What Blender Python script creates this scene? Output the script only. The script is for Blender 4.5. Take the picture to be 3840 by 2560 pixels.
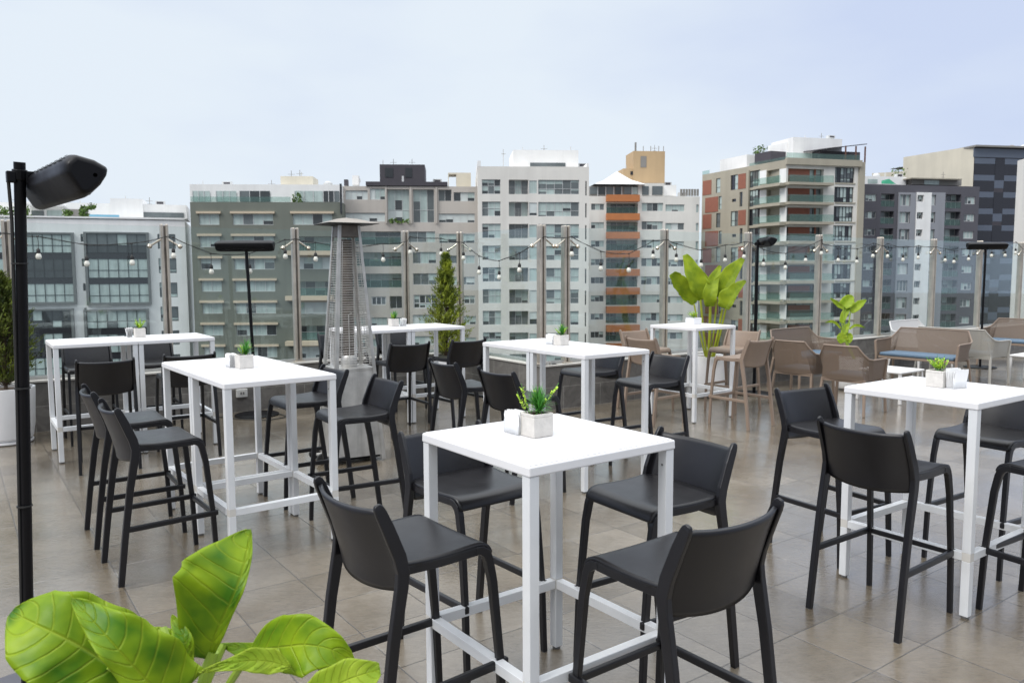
import bpy, bmesh, math, random
from mathutils import Vector, Matrix
R = math.radians
rnd = random.Random(7)
scene = bpy.context.scene
for o in list(bpy.data.objects): bpy.data.objects.remove(o)

# ---------------------------------------------------------------- camera
F_PX, PITCH, ROLL, CAMH = 2948.55, 0.0886423, -0.004218, 1.66454
cp, sp, cr, sr = math.cos(PITCH), math.sin(PITCH), math.cos(ROLL), math.sin(ROLL)
AX, AD, AF = Vector((1, 0, 0)), Vector((0, -sp, -cp)), Vector((0, cp, -sp))
RIGHT, DOWN = AX * cr - AD * sr, AX * sr + AD * cr
cam_d = bpy.data.cameras.new('camera'); cam = bpy.data.objects.new('camera', cam_d)
scene.collection.objects.link(cam); scene.camera = cam
cam.matrix_world = Matrix(((RIGHT.x, -DOWN.x, -AF.x, 0), (RIGHT.y, -DOWN.y, -AF.y, 0), (RIGHT.z, -DOWN.z, -AF.z, CAMH), (0, 0, 0, 1)))
cam_d.sensor_width = 36; cam_d.lens = F_PX / 3840 * 36; cam_d.clip_end = 4000; cam_d.clip_start = .05
cam_d.dof.use_dof = True; cam_d.dof.focus_distance = 4.0; cam_d.dof.aperture_fstop = 8.0

def at(px, py, depth):                       # the point seen at a pixel of the photo, this far along the view axis
    return Vector((0, 0, CAMH)) + (AF + RIGHT * ((px - 1920) / F_PX) + DOWN * ((py - 1280) / F_PX)) * depth
def ray(px, py): return AF + RIGHT * ((px - 1920) / F_PX) + DOWN * ((py - 1280) / F_PX)
def at_z(px, py, z):
    d = ray(px, py); return Vector((0, 0, CAMH)) + d * ((z - CAMH) / d.z)

# ---------------------------------------------------------------- sky and sun (overcast)
SUN_EL, SUN_AZ = 46, 232
w = bpy.data.worlds.new('World'); scene.world = w; w.use_nodes = True
nt = w.node_tree; nt.nodes.clear()
def N(nt, t, **k):
    n = nt.nodes.new(t)
    for a, b in k.items():
        if a.startswith('i_'): n.inputs[int(a[2:]) if a[2:].isdigit() else a[2:]].default_value = b
        else: setattr(n, a, b)
    return n
out = N(nt, 'ShaderNodeOutputWorld'); 
sky = N(nt, 'ShaderNodeTexSky', sky_type='NISHITA', sun_disc=False, sun_elevation=R(SUN_EL), sun_rotation=R(SUN_AZ), air_density=1.0, dust_density=2.0)
b1 = N(nt, 'ShaderNodeBackground', i_Strength=0.05); nt.links.new(sky.outputs[0], b1.inputs[0])
tc = N(nt, 'ShaderNodeTexCoord'); mp = N(nt, 'ShaderNodeMapping'); mp.inputs['Scale'].default_value = (1, 1, 2.6)
mp.inputs['Location'].default_value = (.35, .1, .2)
nt.links.new(tc.outputs['Generated'], mp.inputs[0])
nz = N(nt, 'ShaderNodeTexNoise', i_Scale=1.7, i_Detail=5.0, i_Roughness=.48); nt.links.new(mp.outputs[0], nz.inputs['Vector'])
sx0 = N(nt, 'ShaderNodeSeparateXYZ'); nt.links.new(tc.outputs['Generated'], sx0.inputs[0])
ax_ = N(nt, 'ShaderNodeMath', operation='ABSOLUTE'); nt.links.new(sx0.outputs[0], ax_.inputs[0])
ma_ = N(nt, 'ShaderNodeMath', operation='MULTIPLY_ADD'); nt.links.new(ax_.outputs[0], ma_.inputs[0]); ma_.inputs[1].default_value = -.42; ma_.inputs[2].default_value = .12
ad_ = N(nt, 'ShaderNodeMath', operation='ADD'); nt.links.new(ma_.outputs[0], ad_.inputs[0]); nt.links.new(nz.outputs[0], ad_.inputs[1])
rp = N(nt, 'ShaderNodeValToRGB'); nt.links.new(ad_.outputs[0], rp.inputs[0])
e = rp.color_ramp.elements; e[0].position = .26; e[0].color = (.63, .72, .93, 1); e[1].position = .58; e[1].color = (.82, .90, .985, 1)
sx = N(nt, 'ShaderNodeSeparateXYZ'); nt.links.new(tc.outputs['Generated'], sx.inputs[0])
mr = N(nt, 'ShaderNodeMapRange', i_1=.34, i_2=.85, i_3=.88, i_4=2.35); nt.links.new(sx.outputs[2], mr.inputs[0])
zw = N(nt, 'ShaderNodeMapRange', i_1=.34, i_2=.7); nt.links.new(sx.outputs[2], zw.inputs[0]); zm = N(nt, 'ShaderNodeMix', data_type='RGBA'); nt.links.new(zw.outputs[0], zm.inputs[0]); nt.links.new(rp.outputs[0], zm.inputs[6]); zm.inputs[7].default_value = (.86, .88, .90, 1)
b2 = N(nt, 'ShaderNodeBackground'); nt.links.new(zm.outputs[2], b2.inputs[0]); dm = N(nt, 'ShaderNodeMapRange', interpolation_type='SMOOTHSTEP', i_1=-.7, i_2=.0, i_3=.45, i_4=0.0); nt.links.new(sx.outputs[1], dm.inputs[0])
lz = N(nt, 'ShaderNodeMapRange', interpolation_type='SMOOTHSTEP', i_1=.25, i_2=.6, i_3=1.0, i_4=0.0); nt.links.new(sx.outputs[2], lz.inputs[0])
dz_ = N(nt, 'ShaderNodeMath', operation='MULTIPLY'); nt.links.new(dm.outputs[0], dz_.inputs[0]); nt.links.new(lz.outputs[0], dz_.inputs[1]); dm = N(nt, 'ShaderNodeMath', operation='SUBTRACT'); dm.inputs[0].default_value = 1.0; nt.links.new(dz_.outputs[0], dm.inputs[1])
ml = N(nt, 'ShaderNodeMath', operation='MULTIPLY'); nt.links.new(mr.outputs[0], ml.inputs[0]); nt.links.new(dm.outputs[0], ml.inputs[1]); nt.links.new(ml.outputs[0], b2.inputs[1])
mx = N(nt, 'ShaderNodeMixShader', i_Fac=.9); nt.links.new(b1.outputs[0], mx.inputs[1]); nt.links.new(b2.outputs[0], mx.inputs[2])
nt.links.new(mx.outputs[0], out.inputs[0])
sd = bpy.data.lights.new('sun', 'SUN'); sd.energy = 1.6; sd.angle = R(24); sd.color = (1, .97, .93)
so = bpy.data.objects.new('sun', sd); scene.collection.objects.link(so)
az = R(SUN_AZ); so.rotation_euler = Vector((math.sin(az) * math.cos(R(SUN_EL)), math.cos(az) * math.cos(R(SUN_EL)), math.sin(R(SUN_EL)))).to_track_quat('Z', 'Y').to_euler()
scene.view_settings.view_transform = 'Standard'; scene.view_settings.look = 'None'
scene.view_settings.exposure = 0.25; scene.view_settings.gamma = 1

# ---------------------------------------------------------------- materials
def material(name, col, rough=.6, metal=0, var=.0, vscale=3., bump=0., bscale=40., spec=.5, coords='Object', stain=None):
    m = bpy.data.materials.new(name); m.use_nodes = True; t = m.node_tree; b = t.nodes['Principled BSDF']
    b.inputs['Base Color'].default_value = (*col, 1); b.inputs['Roughness'].default_value = rough
    b.inputs['Metallic'].default_value = metal; b.inputs['Specular IOR Level'].default_value = spec
    if var or bump or stain:
        c = N(t, 'ShaderNodeTexCoord')
        if var:
            n = N(t, 'ShaderNodeTexNoise', i_Scale=vscale, i_Detail=6.0, i_Roughness=.6); t.links.new(c.outputs[coords], n.inputs['Vector'])
            r = N(t, 'ShaderNodeMapRange', i_1=.3, i_2=.7, i_3=1 - var, i_4=1 + var); t.links.new(n.outputs[0], r.inputs[0])
            x = N(t, 'ShaderNodeVectorMath', operation='SCALE'); x.inputs[0].default_value = col; t.links.new(r.outputs[0], x.inputs['Scale'])
            t.links.new(x.outputs[0], b.inputs['Base Color'])
            rr = N(t, 'ShaderNodeMapRange', i_1=.3, i_2=.7, i_3=rough * .85, i_4=min(1, rough * 1.15)); t.links.new(n.outputs[0], rr.inputs[0]); t.links.new(rr.outputs[0], b.inputs['Roughness'])
        if bump:
            n = N(t, 'ShaderNodeTexNoise', i_Scale=bscale, i_Detail=4.0); t.links.new(c.outputs[coords], n.inputs['Vector'])
            bm = N(t, 'ShaderNodeBump', i_Strength=bump, i_Distance=.01); t.links.new(n.outputs[0], bm.inputs['Height']); t.links.new(bm.outputs[0], b.inputs['Normal'])
        if stain:
            mp = N(t, 'ShaderNodeMapping'); mp.inputs['Scale'].default_value = (stain[0], stain[0], stain[0] * .07); t.links.new(c.outputs[coords], mp.inputs[0])
            n = N(t, 'ShaderNodeTexNoise', i_Scale=1.0, i_Detail=5.0, i_Roughness=.65); t.links.new(mp.outputs[0], n.inputs['Vector'])
            r = N(t, 'ShaderNodeMapRange', i_1=.42, i_2=.75, i_3=1.0, i_4=1 - stain[1]); t.links.new(n.outputs[0], r.inputs[0])
            x = N(t, 'ShaderNodeVectorMath', operation='SCALE'); t.links.new(r.outputs[0], x.inputs['Scale'])
            src = b.inputs['Base Color'].links[0].from_socket if b.inputs['Base Color'].links else None
            if src: t.links.new(src, x.inputs[0])
            else: x.inputs[0].default_value = col
            t.links.new(x.outputs[0], b.inputs['Base Color'])
    return m

M = {}
M['white'] = material('white_powder_coat', (.70, .715, .73), .42, var=.04, vscale=8, bump=.03, bscale=300)
M['white_top'] = material('white_table_slats', (.77, .765, .775), .38, var=.02, vscale=9, bump=.04, bscale=200)
M['foot'] = material('grey_glide', (.14, .14, .14), .6)
M['seam'] = material('beige_joint', (.62, .60, .56), .5)
M['charcoal'] = material('charcoal_plastic', (.0062, .006, .0078), .34, var=.22, vscale=7, bump=.05, bscale=500, spec=.5)
M['taupe'] = material('taupe_plastic', (.245, .183, .14), .5, var=.05, vscale=12, bump=.05, bscale=400)
M['black'] = material('black_metal', (.0035, .0035, .005), .42, var=.1, vscale=6, spec=.22)
M['black_dull'] = material('black_rubber', (.014, .014, .014), .6)
M['steel'] = material('brushed_steel', (.60, .54, .46), .38, metal=.75, var=.16, vscale=5, stain=(14, .3))
M['steel2'] = material('weathered_steel', (.56, .55, .525), .42, metal=.65, var=.16, vscale=7, stain=(8, .35))
M['hood'] = material('hood_steel', (.30, .27, .235), .5, metal=.4, var=.15, vscale=9)
M['steel_dark'] = material('sooty_steel', (.16, .14, .12), .5, metal=.7, var=.4, vscale=9)
M['knob'] = material('polished_steel', (.5, .45, .38), .25, metal=1)
M['concrete'] = material('pot_concrete', (.60, .575, .54), .85, var=.1, vscale=25, bump=.25, bscale=90)
M['planter'] = material('white_planter', (.72, .72, .73), .45, var=.04, vscale=4)
M['soil'] = material('soil', (.10, .065, .04), .95, var=.5, vscale=60, bump=1, bscale=60)
M['paper'] = material('napkin_paper', (.82, .82, .82), .9)
M['cushion'] = material('blue_grey_cushion', (.10, .155, .22), .8, var=.1, vscale=20, bump=.2, bscale=200)
M['plant_a'] = material('succulent_green', (.07, .27, .035), .5, var=.35, vscale=40)
M['plant_b'] = material('eucalyptus_lime', (.48, .66, .05), .5, var=.25, vscale=40)
M['bulb'] = material('milky_bulb', (.70, .69, .62), .2, var=.02)
M['cable'] = material('black_cable', (.02, .02, .02), .6)
M['outlet'] = material('outlet_grey', (.52, .52, .50), .5)
M['channel'] = material('glass_channel', (.42, .42, .41), .5, metal=.3)
M['coping'] = material('coping_stone', (.56, .54, .50), .6, var=.12, vscale=6)

def glass_mat():
    m = bpy.data.materials.new('clear_glass'); m.use_nodes = True; t = m.node_tree; t.nodes.clear()
    o = N(t, 'ShaderNodeOutputMaterial'); tr = N(t, 'ShaderNodeBsdfTransparent'); tr.inputs[0].default_value = (.945, .975, .968, 1)
    g = N(t, 'ShaderNodeBsdfGlossy', i_Roughness=.02); g.inputs[0].default_value = (.9, 1, .97, 1)
    lw = N(t, 'ShaderNodeLayerWeight', i_Blend=.5); f = N(t, 'ShaderNodeMath', operation='POWER'); L0 = t.links.new(lw.outputs['Facing'], f.inputs[0]); f.inputs[1].default_value = 4.0
    a = N(t, 'ShaderNodeMath', operation='MULTIPLY_ADD'); a.inputs[1].default_value = .7; a.inputs[2].default_value = .04
    x = N(t, 'ShaderNodeMixShader'); t.links.new(f.outputs[0], a.inputs[0]); t.links.new(a.outputs[0], x.inputs[0]); t.links.new(tr.outputs[0], x.inputs[1]); t.links.new(g.outputs[0], x.inputs[2])
    t.links.new(x.outputs[0], o.inputs[0]); return m
M['glass'] = glass_mat()
M['balglass'] = material('balcony_glass', (.20, .30, .28), .1, spec=.8)
t_ = M['balglass'].node_tree; tr_ = N(t_, 'ShaderNodeBsdfTransparent'); tr_.inputs[0].default_value = (.85, .93, .91, 1); x_ = N(t_, 'ShaderNodeMixShader', i_Fac=.82); t_.links.new(t_.nodes['Principled BSDF'].outputs[0], x_.inputs[1]); t_.links.new(tr_.outputs[0], x_.inputs[2]); t_.links.new(x_.outputs[0], t_.nodes['Material Output'].inputs[0])

def net_mat(name, col):
    m = material(name, col, .5); t = m.node_tree; b = t.nodes['Principled BSDF']; o = t.nodes['Material Output']
    uv = N(t, 'ShaderNodeUVMap'); s = N(t, 'ShaderNodeSeparateXYZ'); t.links.new(uv.outputs[0], s.inputs[0])
    def wave(op):
        a = N(t, 'ShaderNodeMath', operation=op); t.links.new(s.outputs[0], a.inputs[0]); t.links.new(s.outputs[1], a.inputs[1])
        k = N(t, 'ShaderNodeMath', operation='MULTIPLY'); k.inputs[1].default_value = 2 * math.pi / .020; t.links.new(a.outputs[0], k.inputs[0])
        q = N(t, 'ShaderNodeMath', operation='COSINE'); t.links.new(k.outputs[0], q.inputs[0]); return q
    a, c = wave('ADD'), wave('SUBTRACT')
    u = N(t, 'ShaderNodeMath', operation='ADD'); t.links.new(a.outputs[0], u.inputs[0]); t.links.new(c.outputs[0], u.inputs[1])
    g = N(t, 'ShaderNodeMath', operation='GREATER_THAN'); g.inputs[1].default_value = 1.05; t.links.new(u.outputs[0], g.inputs[0])
    tr = N(t, 'ShaderNodeBsdfTransparent'); x = N(t, 'ShaderNodeMixShader'); t.links.new(g.outputs[0], x.inputs[0])
    t.links.new(b.outputs[0], x.inputs[1]); t.links.new(tr.outputs[0], x.inputs[2]); t.links.new(x.outputs[0], o.inputs[0]); return m
M['net_taupe'] = net_mat('taupe_net', (.185, .136, .102)); M['net_grey'] = net_mat('stone_net', (.40, .385, .35)); M['net_white'] = net_mat('white_net', (.66, .65, .64))
M['stone'] = material('stone_plastic', (.40, .385, .35), .5); M['white_pl'] = material('white_plastic', (.66, .65, .64), .5)

def leaf_mat(name, c1, c2, veins=9, edge=(.45, .55, .04), transl=.35, vein_w=.10):
    m = bpy.data.materials.new(name); m.use_nodes = True; t = m.node_tree; b = t.nodes['Principled BSDF']; o = t.nodes['Material Output']
    L = t.links.new
    uv = N(t, 'ShaderNodeUVMap'); s = N(t, 'ShaderNodeSeparateXYZ'); L(uv.outputs[0], s.inputs[0])
    def mth(op, a, bb=None, cc=None):
        n = N(t, 'ShaderNodeMath', operation=op)
        for i, v in enumerate((a, bb, cc)):
            if v is None: continue
            if isinstance(v, (int, float)): n.inputs[i].default_value = v
            else: L(v, n.inputs[i])
        return n.outputs[0]
    au = mth('ABSOLUTE', s.outputs[0])
    c = N(t, 'ShaderNodeTexCoord'); nz = N(t, 'ShaderNodeTexNoise', i_Scale=14.0, i_Detail=4.0); L(c.outputs['Object'], nz.inputs['Vector'])
    wob = mth('MULTIPLY', nz.outputs[0], .06)
    v = mth('MULTIPLY', mth('ADD', mth('SUBTRACT', s.outputs[1], mth('MULTIPLY', mth('POWER', au, 1.4), .16)), wob), float(veins))
    fr = mth('FRACT', v); d = mth('ABSOLUTE', mth('SUBTRACT', fr, .5))      # 0 at vein
    vein = mth('SUBTRACT', 1.0, mth('SMOOTH_MIN', mth('DIVIDE', d, vein_w), 1.0, .2))
    mid = mth('SUBTRACT', 1.0, mth('SMOOTH_MIN', mth('DIVIDE', au, .05), 1.0, .2))
    vv = mth('MAXIMUM', mth('MULTIPLY', vein, .75), mid)
    mx1 = N(t, 'ShaderNodeMix', data_type='RGBA'); mx1.inputs[6].default_value = (*c1, 1); mx1.inputs[7].default_value = (*c2, 1)
    nb = N(t, 'ShaderNodeTexNoise', i_Scale=9.0, i_Detail=3.0); L(c.outputs['Object'], nb.inputs['Vector'])
    rr = N(t, 'ShaderNodeMapRange', i_1=.38, i_2=.64); L(nb.outputs[0], rr.inputs[0]); 
    edgef = N(t, 'ShaderNodeMapRange', i_1=.55, i_2=1.0, i_3=0.0, i_4=.8); L(au, edgef.inputs[0])
    L(mth('MAXIMUM', rr.outputs[0], edgef.outputs[0]), mx1.inputs[0])
    mx2 = N(t, 'ShaderNodeMix', data_type='RGBA'); L(mx1.outputs[2], mx2.inputs[6]); mx2.inputs[7].default_value = (*edge, 1)
    L(mth('MULTIPLY', vv, .5), mx2.inputs[0]); L(mx2.outputs[2], b.inputs['Base Color'])
    b.inputs['Roughness'].default_value = .42; b.inputs['Specular IOR Level'].default_value = .3
    bm = N(t, 'ShaderNodeBump', i_Strength=.6, i_Distance=.004, invert=True); L(mth('ADD', vv, mth('MULTIPLY', nb.outputs[0], .8)), bm.inputs['Height']); L(bm.outputs[0], b.inputs['Normal'])
    tl = N(t, 'ShaderNodeBsdfTranslucent'); L(mx2.outputs[2], tl.inputs[0]); x = N(t, 'ShaderNodeMixShader', i_Fac=transl)
    L(b.outputs[0], x.inputs[1]); L(tl.outputs[0], x.inputs[2]); L(x.outputs[0], o.inputs[0]); return m
M['leaf'] = leaf_mat('big_leaf', (.07, .205, .008), (.33, .47, .012), transl=.34)
M['leaf2'] = leaf_mat('paddle_leaf', (.20, .31, .012), (.36, .47, .018), veins=26, edge=(.36, .44, .04), vein_w=.3)
M['leaf3'] = leaf_mat('young_leaf', (.26, .42, .02), (.44, .57, .05), veins=10)
M['stem'] = material('leaf_stem', (.26, .38, .04), .45, var=.2, vscale=8)
M['stem2'] = material('paddle_stem', (.38, .44, .03), .45, var=.2, vscale=8)
M['brown_edge'] = material('dry_leaf_edge', (.34, .16, .03), .8, var=.3, vscale=30)
def conifer_mat():
    m = material('conifer_foliage', (.10, .15, .015), .7); t = m.node_tree; b = t.nodes['Principled BSDF']
    c = N(t, 'ShaderNodeTexCoord'); n = N(t, 'ShaderNodeTexNoise', i_Scale=7.0, i_Detail=4.0); t.links.new(c.outputs['Object'], n.inputs['Vector'])
    r = N(t, 'ShaderNodeValToRGB'); e = r.color_ramp.elements; e[0].position = .35; e[0].color = (.05, .085, .008, 1); e[1].position = .66; e[1].color = (.36, .42, .03, 1)
    t.links.new(n.outputs[0], r.inputs[0]); t.links.new(r.outputs[0], b.inputs['Base Color']); return m
M['conifer'] = conifer_mat(); M['conifer_dark'] = conifer_mat()
for m_, a_, b_ in (('conifer_dark', (.022, .042, .006, 1), (.20, .25, .02, 1)),):
    r_ = [x for x in M[m_].node_tree.nodes if x.type == 'VALTORGB'][0]; r_.color_ramp.elements[0].color = a_; r_.color_ramp.elements[1].color = b_; r_.color_ramp.elements[1].position = .72
M['trunk'] = material('bark', (.10, .07, .05), .9, var=.3, vscale=20)

def floor_mat():
    m = bpy.data.materials.new('wet_slate_tiles'); m.use_nodes = True; t = m.node_tree; b = t.nodes['Principled BSDF']; L = t.links.new
    def mth(op, a, bb=None, cc=None):
        n = N(t, 'ShaderNodeMath', operation=op)
        for i, v in enumerate((a, bb, cc)):
            if v is None: continue
            if isinstance(v, (int, float)): n.inputs[i].default_value = v
            else: L(v, n.inputs[i])
        return n.outputs[0]
    c = N(t, 'ShaderNodeTexCoord'); s = N(t, 'ShaderNodeSeparateXYZ'); L(c.outputs['Object'], s.inputs[0])
    an = R(35.6); ts = .397
    u = mth('SUBTRACT', mth('DIVIDE', mth('ADD', mth('MULTIPLY', s.outputs[0], math.cos(an)), mth('MULTIPLY', s.outputs[1], math.sin(an))), ts), .70)
    v = mth('SUBTRACT', mth('DIVIDE', mth('ADD', mth('MULTIPLY', s.outputs[0], -math.sin(an)), mth('MULTIPLY', s.outputs[1], math.cos(an))), ts), .235)
    nw = N(t, 'ShaderNodeTexNoise', i_Scale=30.0, i_Detail=2.0); L(c.outputs['Object'], nw.inputs['Vector']); wob = mth('MULTIPLY', mth('SUBTRACT', nw.outputs[0], .5), .012)
    def edge(x): return mth('ABSOLUTE', mth('SUBTRACT', mth('FRACT', mth('ADD', mth('ADD', x, wob), .5)), .5))
    ed = mth('MINIMUM', edge(u), edge(v))
    grout = N(t, 'ShaderNodeMapRange', i_1=.005, i_2=.0115, i_3=1.0, i_4=0.0); L(ed, grout.inputs[0])
    rim = N(t, 'ShaderNodeMapRange', i_1=.008, i_2=.05, i_3=1.0, i_4=0.0); L(ed, rim.inputs[0])
    cmb = N(t, 'ShaderNodeCombineXYZ'); L(mth('FLOOR', u), cmb.inputs[0]); L(mth('FLOOR', v), cmb.inputs[1])
    wn = N(t, 'ShaderNodeTexWhiteNoise', noise_dimensions='3D'); L(cmb.outputs[0], wn.inputs['Vector'])
    # slate relief: stretched noise with direction changing per tile
    off = N(t, 'ShaderNodeVectorMath', operation='SCALE', ); L(wn.outputs['Color'], off.inputs[0]); off.inputs['Scale'].default_value = 20
    ad = N(t, 'ShaderNodeVectorMath', operation='ADD'); L(c.outputs['Object'], ad.inputs[0]); L(off.outputs[0], ad.inputs[1])
    mp = N(t, 'ShaderNodeMapping'); mp.inputs['Rotation'].default_value = (0, 0, R(-20)); mp.inputs['Scale'].default_value = (1, 1.9, 1); L(ad.outputs[0], mp.inputs[0])
    n1 = N(t, 'ShaderNodeTexNoise', i_Scale=12.0, i_Detail=10.0, i_Roughness=.68, i_Distortion=1.0); L(mp.outputs[0], n1.inputs['Vector'])
    n2 = N(t, 'ShaderNodeTexNoise', i_Scale=.8, i_Detail=4.0, i_Roughness=.55); L(c.outputs['Object'], n2.inputs['Vector'])
    n3 = N(t, 'ShaderNodeTexNoise', i_Scale=3.2, i_Detail=5.0); L(ad.outputs[0], n3.inputs['Vector'])
    ra = N(t, 'ShaderNodeValToRGB'); e = ra.color_ramp.elements
    e[0].position = .32; e[0].color = (.096, .077, .053, 1); e[1].position = .68; e[1].color = (.232, .200, .154, 1)
    mp4 = N(t, 'ShaderNodeMapping'); mp4.inputs['Rotation'].default_value = (0, 0, R(25)); mp4.inputs['Scale'].default_value = (1, 2.4, 1); L(ad.outputs[0], mp4.inputs[0])
    n4 = N(t, 'ShaderNodeTexNoise', i_Scale=34.0, i_Detail=7.0, i_Roughness=.7, i_Distortion=.8); L(mp4.outputs[0], n4.inputs['Vector'])
    mixf = mth('ADD', mth('ADD', mth('MULTIPLY', n1.outputs[0], .28), mth('MULTIPLY', n4.outputs[0], .26)), mth('ADD', mth('MULTIPLY', n3.outputs[0], .30), mth('MULTIPLY', wn.outputs['Value'], .16))); L(mixf, ra.inputs[0])
    # wet / dry patches
    wet = N(t, 'ShaderNodeMapRange', i_1=.40, i_2=.60); L(n2.outputs[0], wet.inputs[0])
    dk = N(t, 'ShaderNodeMix', data_type='RGBA', blend_type='MULTIPLY'); dk.inputs[0].default_value = 1; L(ra.outputs[0], dk.inputs[6])
    wr = N(t, 'ShaderNodeMix', data_type='RGBA'); wr.inputs[6].default_value = (1.12, 1.12, 1.14, 1); wr.inputs[7].default_value = (.86, .82, .76, 1); L(wet.outputs[0], wr.inputs[0]); L(wr.outputs[2], dk.inputs[7])
    # pale lime bloom near joints, dark joint
    nb = N(t, 'ShaderNodeTexNoise', i_Scale=2.4, i_Detail=6.0, i_Roughness=.7); L(c.outputs['Object'], nb.inputs['Vector'])
    blm = N(t, 'ShaderNodeMapRange', i_1=.55, i_2=.72); L(nb.outputs[0], blm.inputs[0])
    bl = N(t, 'ShaderNodeMix', data_type='RGBA'); L(dk.outputs[2], bl.inputs[6]); bl.inputs[7].default_value = (.36, .34, .31, 1)
    L(mth('MULTIPLY', mth('MULTIPLY', blm.outputs[0], rim.outputs[0]), mth('MULTIPLY', n1.outputs[0], 1.1)), bl.inputs[0])
    gr = N(t, 'ShaderNodeMix', data_type='RGBA'); L(bl.outputs[2], gr.inputs[6])
    gc = N(t, 'ShaderNodeMix', data_type='RGBA'); gc.inputs[6].default_value = (.075, .065, .055, 1); gc.inputs[7].default_value = (.30, .28, .25, 1); L(blm.outputs[0], gc.inputs[0]); L(gc.outputs[2], gr.inputs[7])
    L(mth('MULTIPLY', grout.outputs[0], .85), gr.inputs[0]); L(gr.outputs[2], b.inputs['Base Color'])
    ro = mth('ADD', mth('MULTIPLY', wet.outputs[0], -.11), mth('ADD', mth('MULTIPLY', n1.outputs[0], .2), .115)); L(ro, b.inputs['Roughness'])
    b.inputs['Specular IOR Level'].default_value = .85
    hgt = mth('SUBTRACT', mth('ADD', mth('MULTIPLY', n1.outputs[0], .45), mth('MULTIPLY', n4.outputs[0], .65)), mth('MULTIPLY', grout.outputs[0], .6))
    bm = N(t, 'ShaderNodeBump', i_Strength=.52, i_Distance=.005); L(hgt, bm.inputs['Height']); L(bm.outputs[0], b.inputs['Normal'])
    cw = N(t, 'ShaderNodeMapRange', i_1=0.0, i_2=1.0, i_3=.35, i_4=1.0); L(wet.outputs[0], cw.inputs[0]); L(cw.outputs[0], b.inputs['Coat Weight']); b.inputs['Coat Roughness'].default_value = .09; b.inputs['Coat IOR'].default_value = 1.4
    bc = N(t, 'ShaderNodeBump', i_Strength=.16, i_Distance=.005); L(hgt, bc.inputs['Height']); L(bc.outputs[0], b.inputs['Coat Normal'])
    return m
M['floor'] = floor_mat()

def wallstone_mat():
    m = bpy.data.materials.new('dark_stone_cladding'); m.use_nodes = True; t = m.node_tree; b = t.nodes['Principled BSDF']; L = t.links.new
    uv = N(t, 'ShaderNodeUVMap'); c = N(t, 'ShaderNodeTexCoord')
    br = N(t, 'ShaderNodeTexBrick', i_Scale=1.0); br.inputs['Brick Width'].default_value = .58; br.inputs['Row Height'].default_value = .272; br.inputs['Mortar Size'].default_value = .0035
    br.inputs['Color1'].default_value = (.115, .108, .10, 1); br.inputs['Color2'].default_value = (.17, .16, .148, 1); br.inputs['Mortar'].default_value = (.26, .25, .23, 1); br.inputs['Mortar Smooth'].default_value = .2
    L(uv.outputs[0], br.inputs['Vector'])
    n = N(t, 'ShaderNodeTexNoise', i_Scale=6.0, i_Detail=8.0, i_Roughness=.65, i_Distortion=1.5); L(c.outputs['Object'], n.inputs['Vector'])
    r = N(t, 'ShaderNodeMapRange', i_1=.3, i_2=.7, i_3=.7, i_4=1.35); L(n.outputs[0], r.inputs[0])
    x = N(t, 'ShaderNodeVectorMath', operation='SCALE'); L(br.outputs[0], x.inputs[0]); L(r.outputs[0], x.inputs['Scale']); L(x.outputs[0], b.inputs['Base Color'])
    b.inputs['Roughness'].default_value = .55
    bm = N(t, 'ShaderNodeBump', i_Strength=.6, i_Distance=.008); L(n.outputs[0], bm.inputs['Height']); L(bm.outputs[0], b.inputs['Normal'])
    return m
M['wallstone'] = wallstone_mat()

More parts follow.
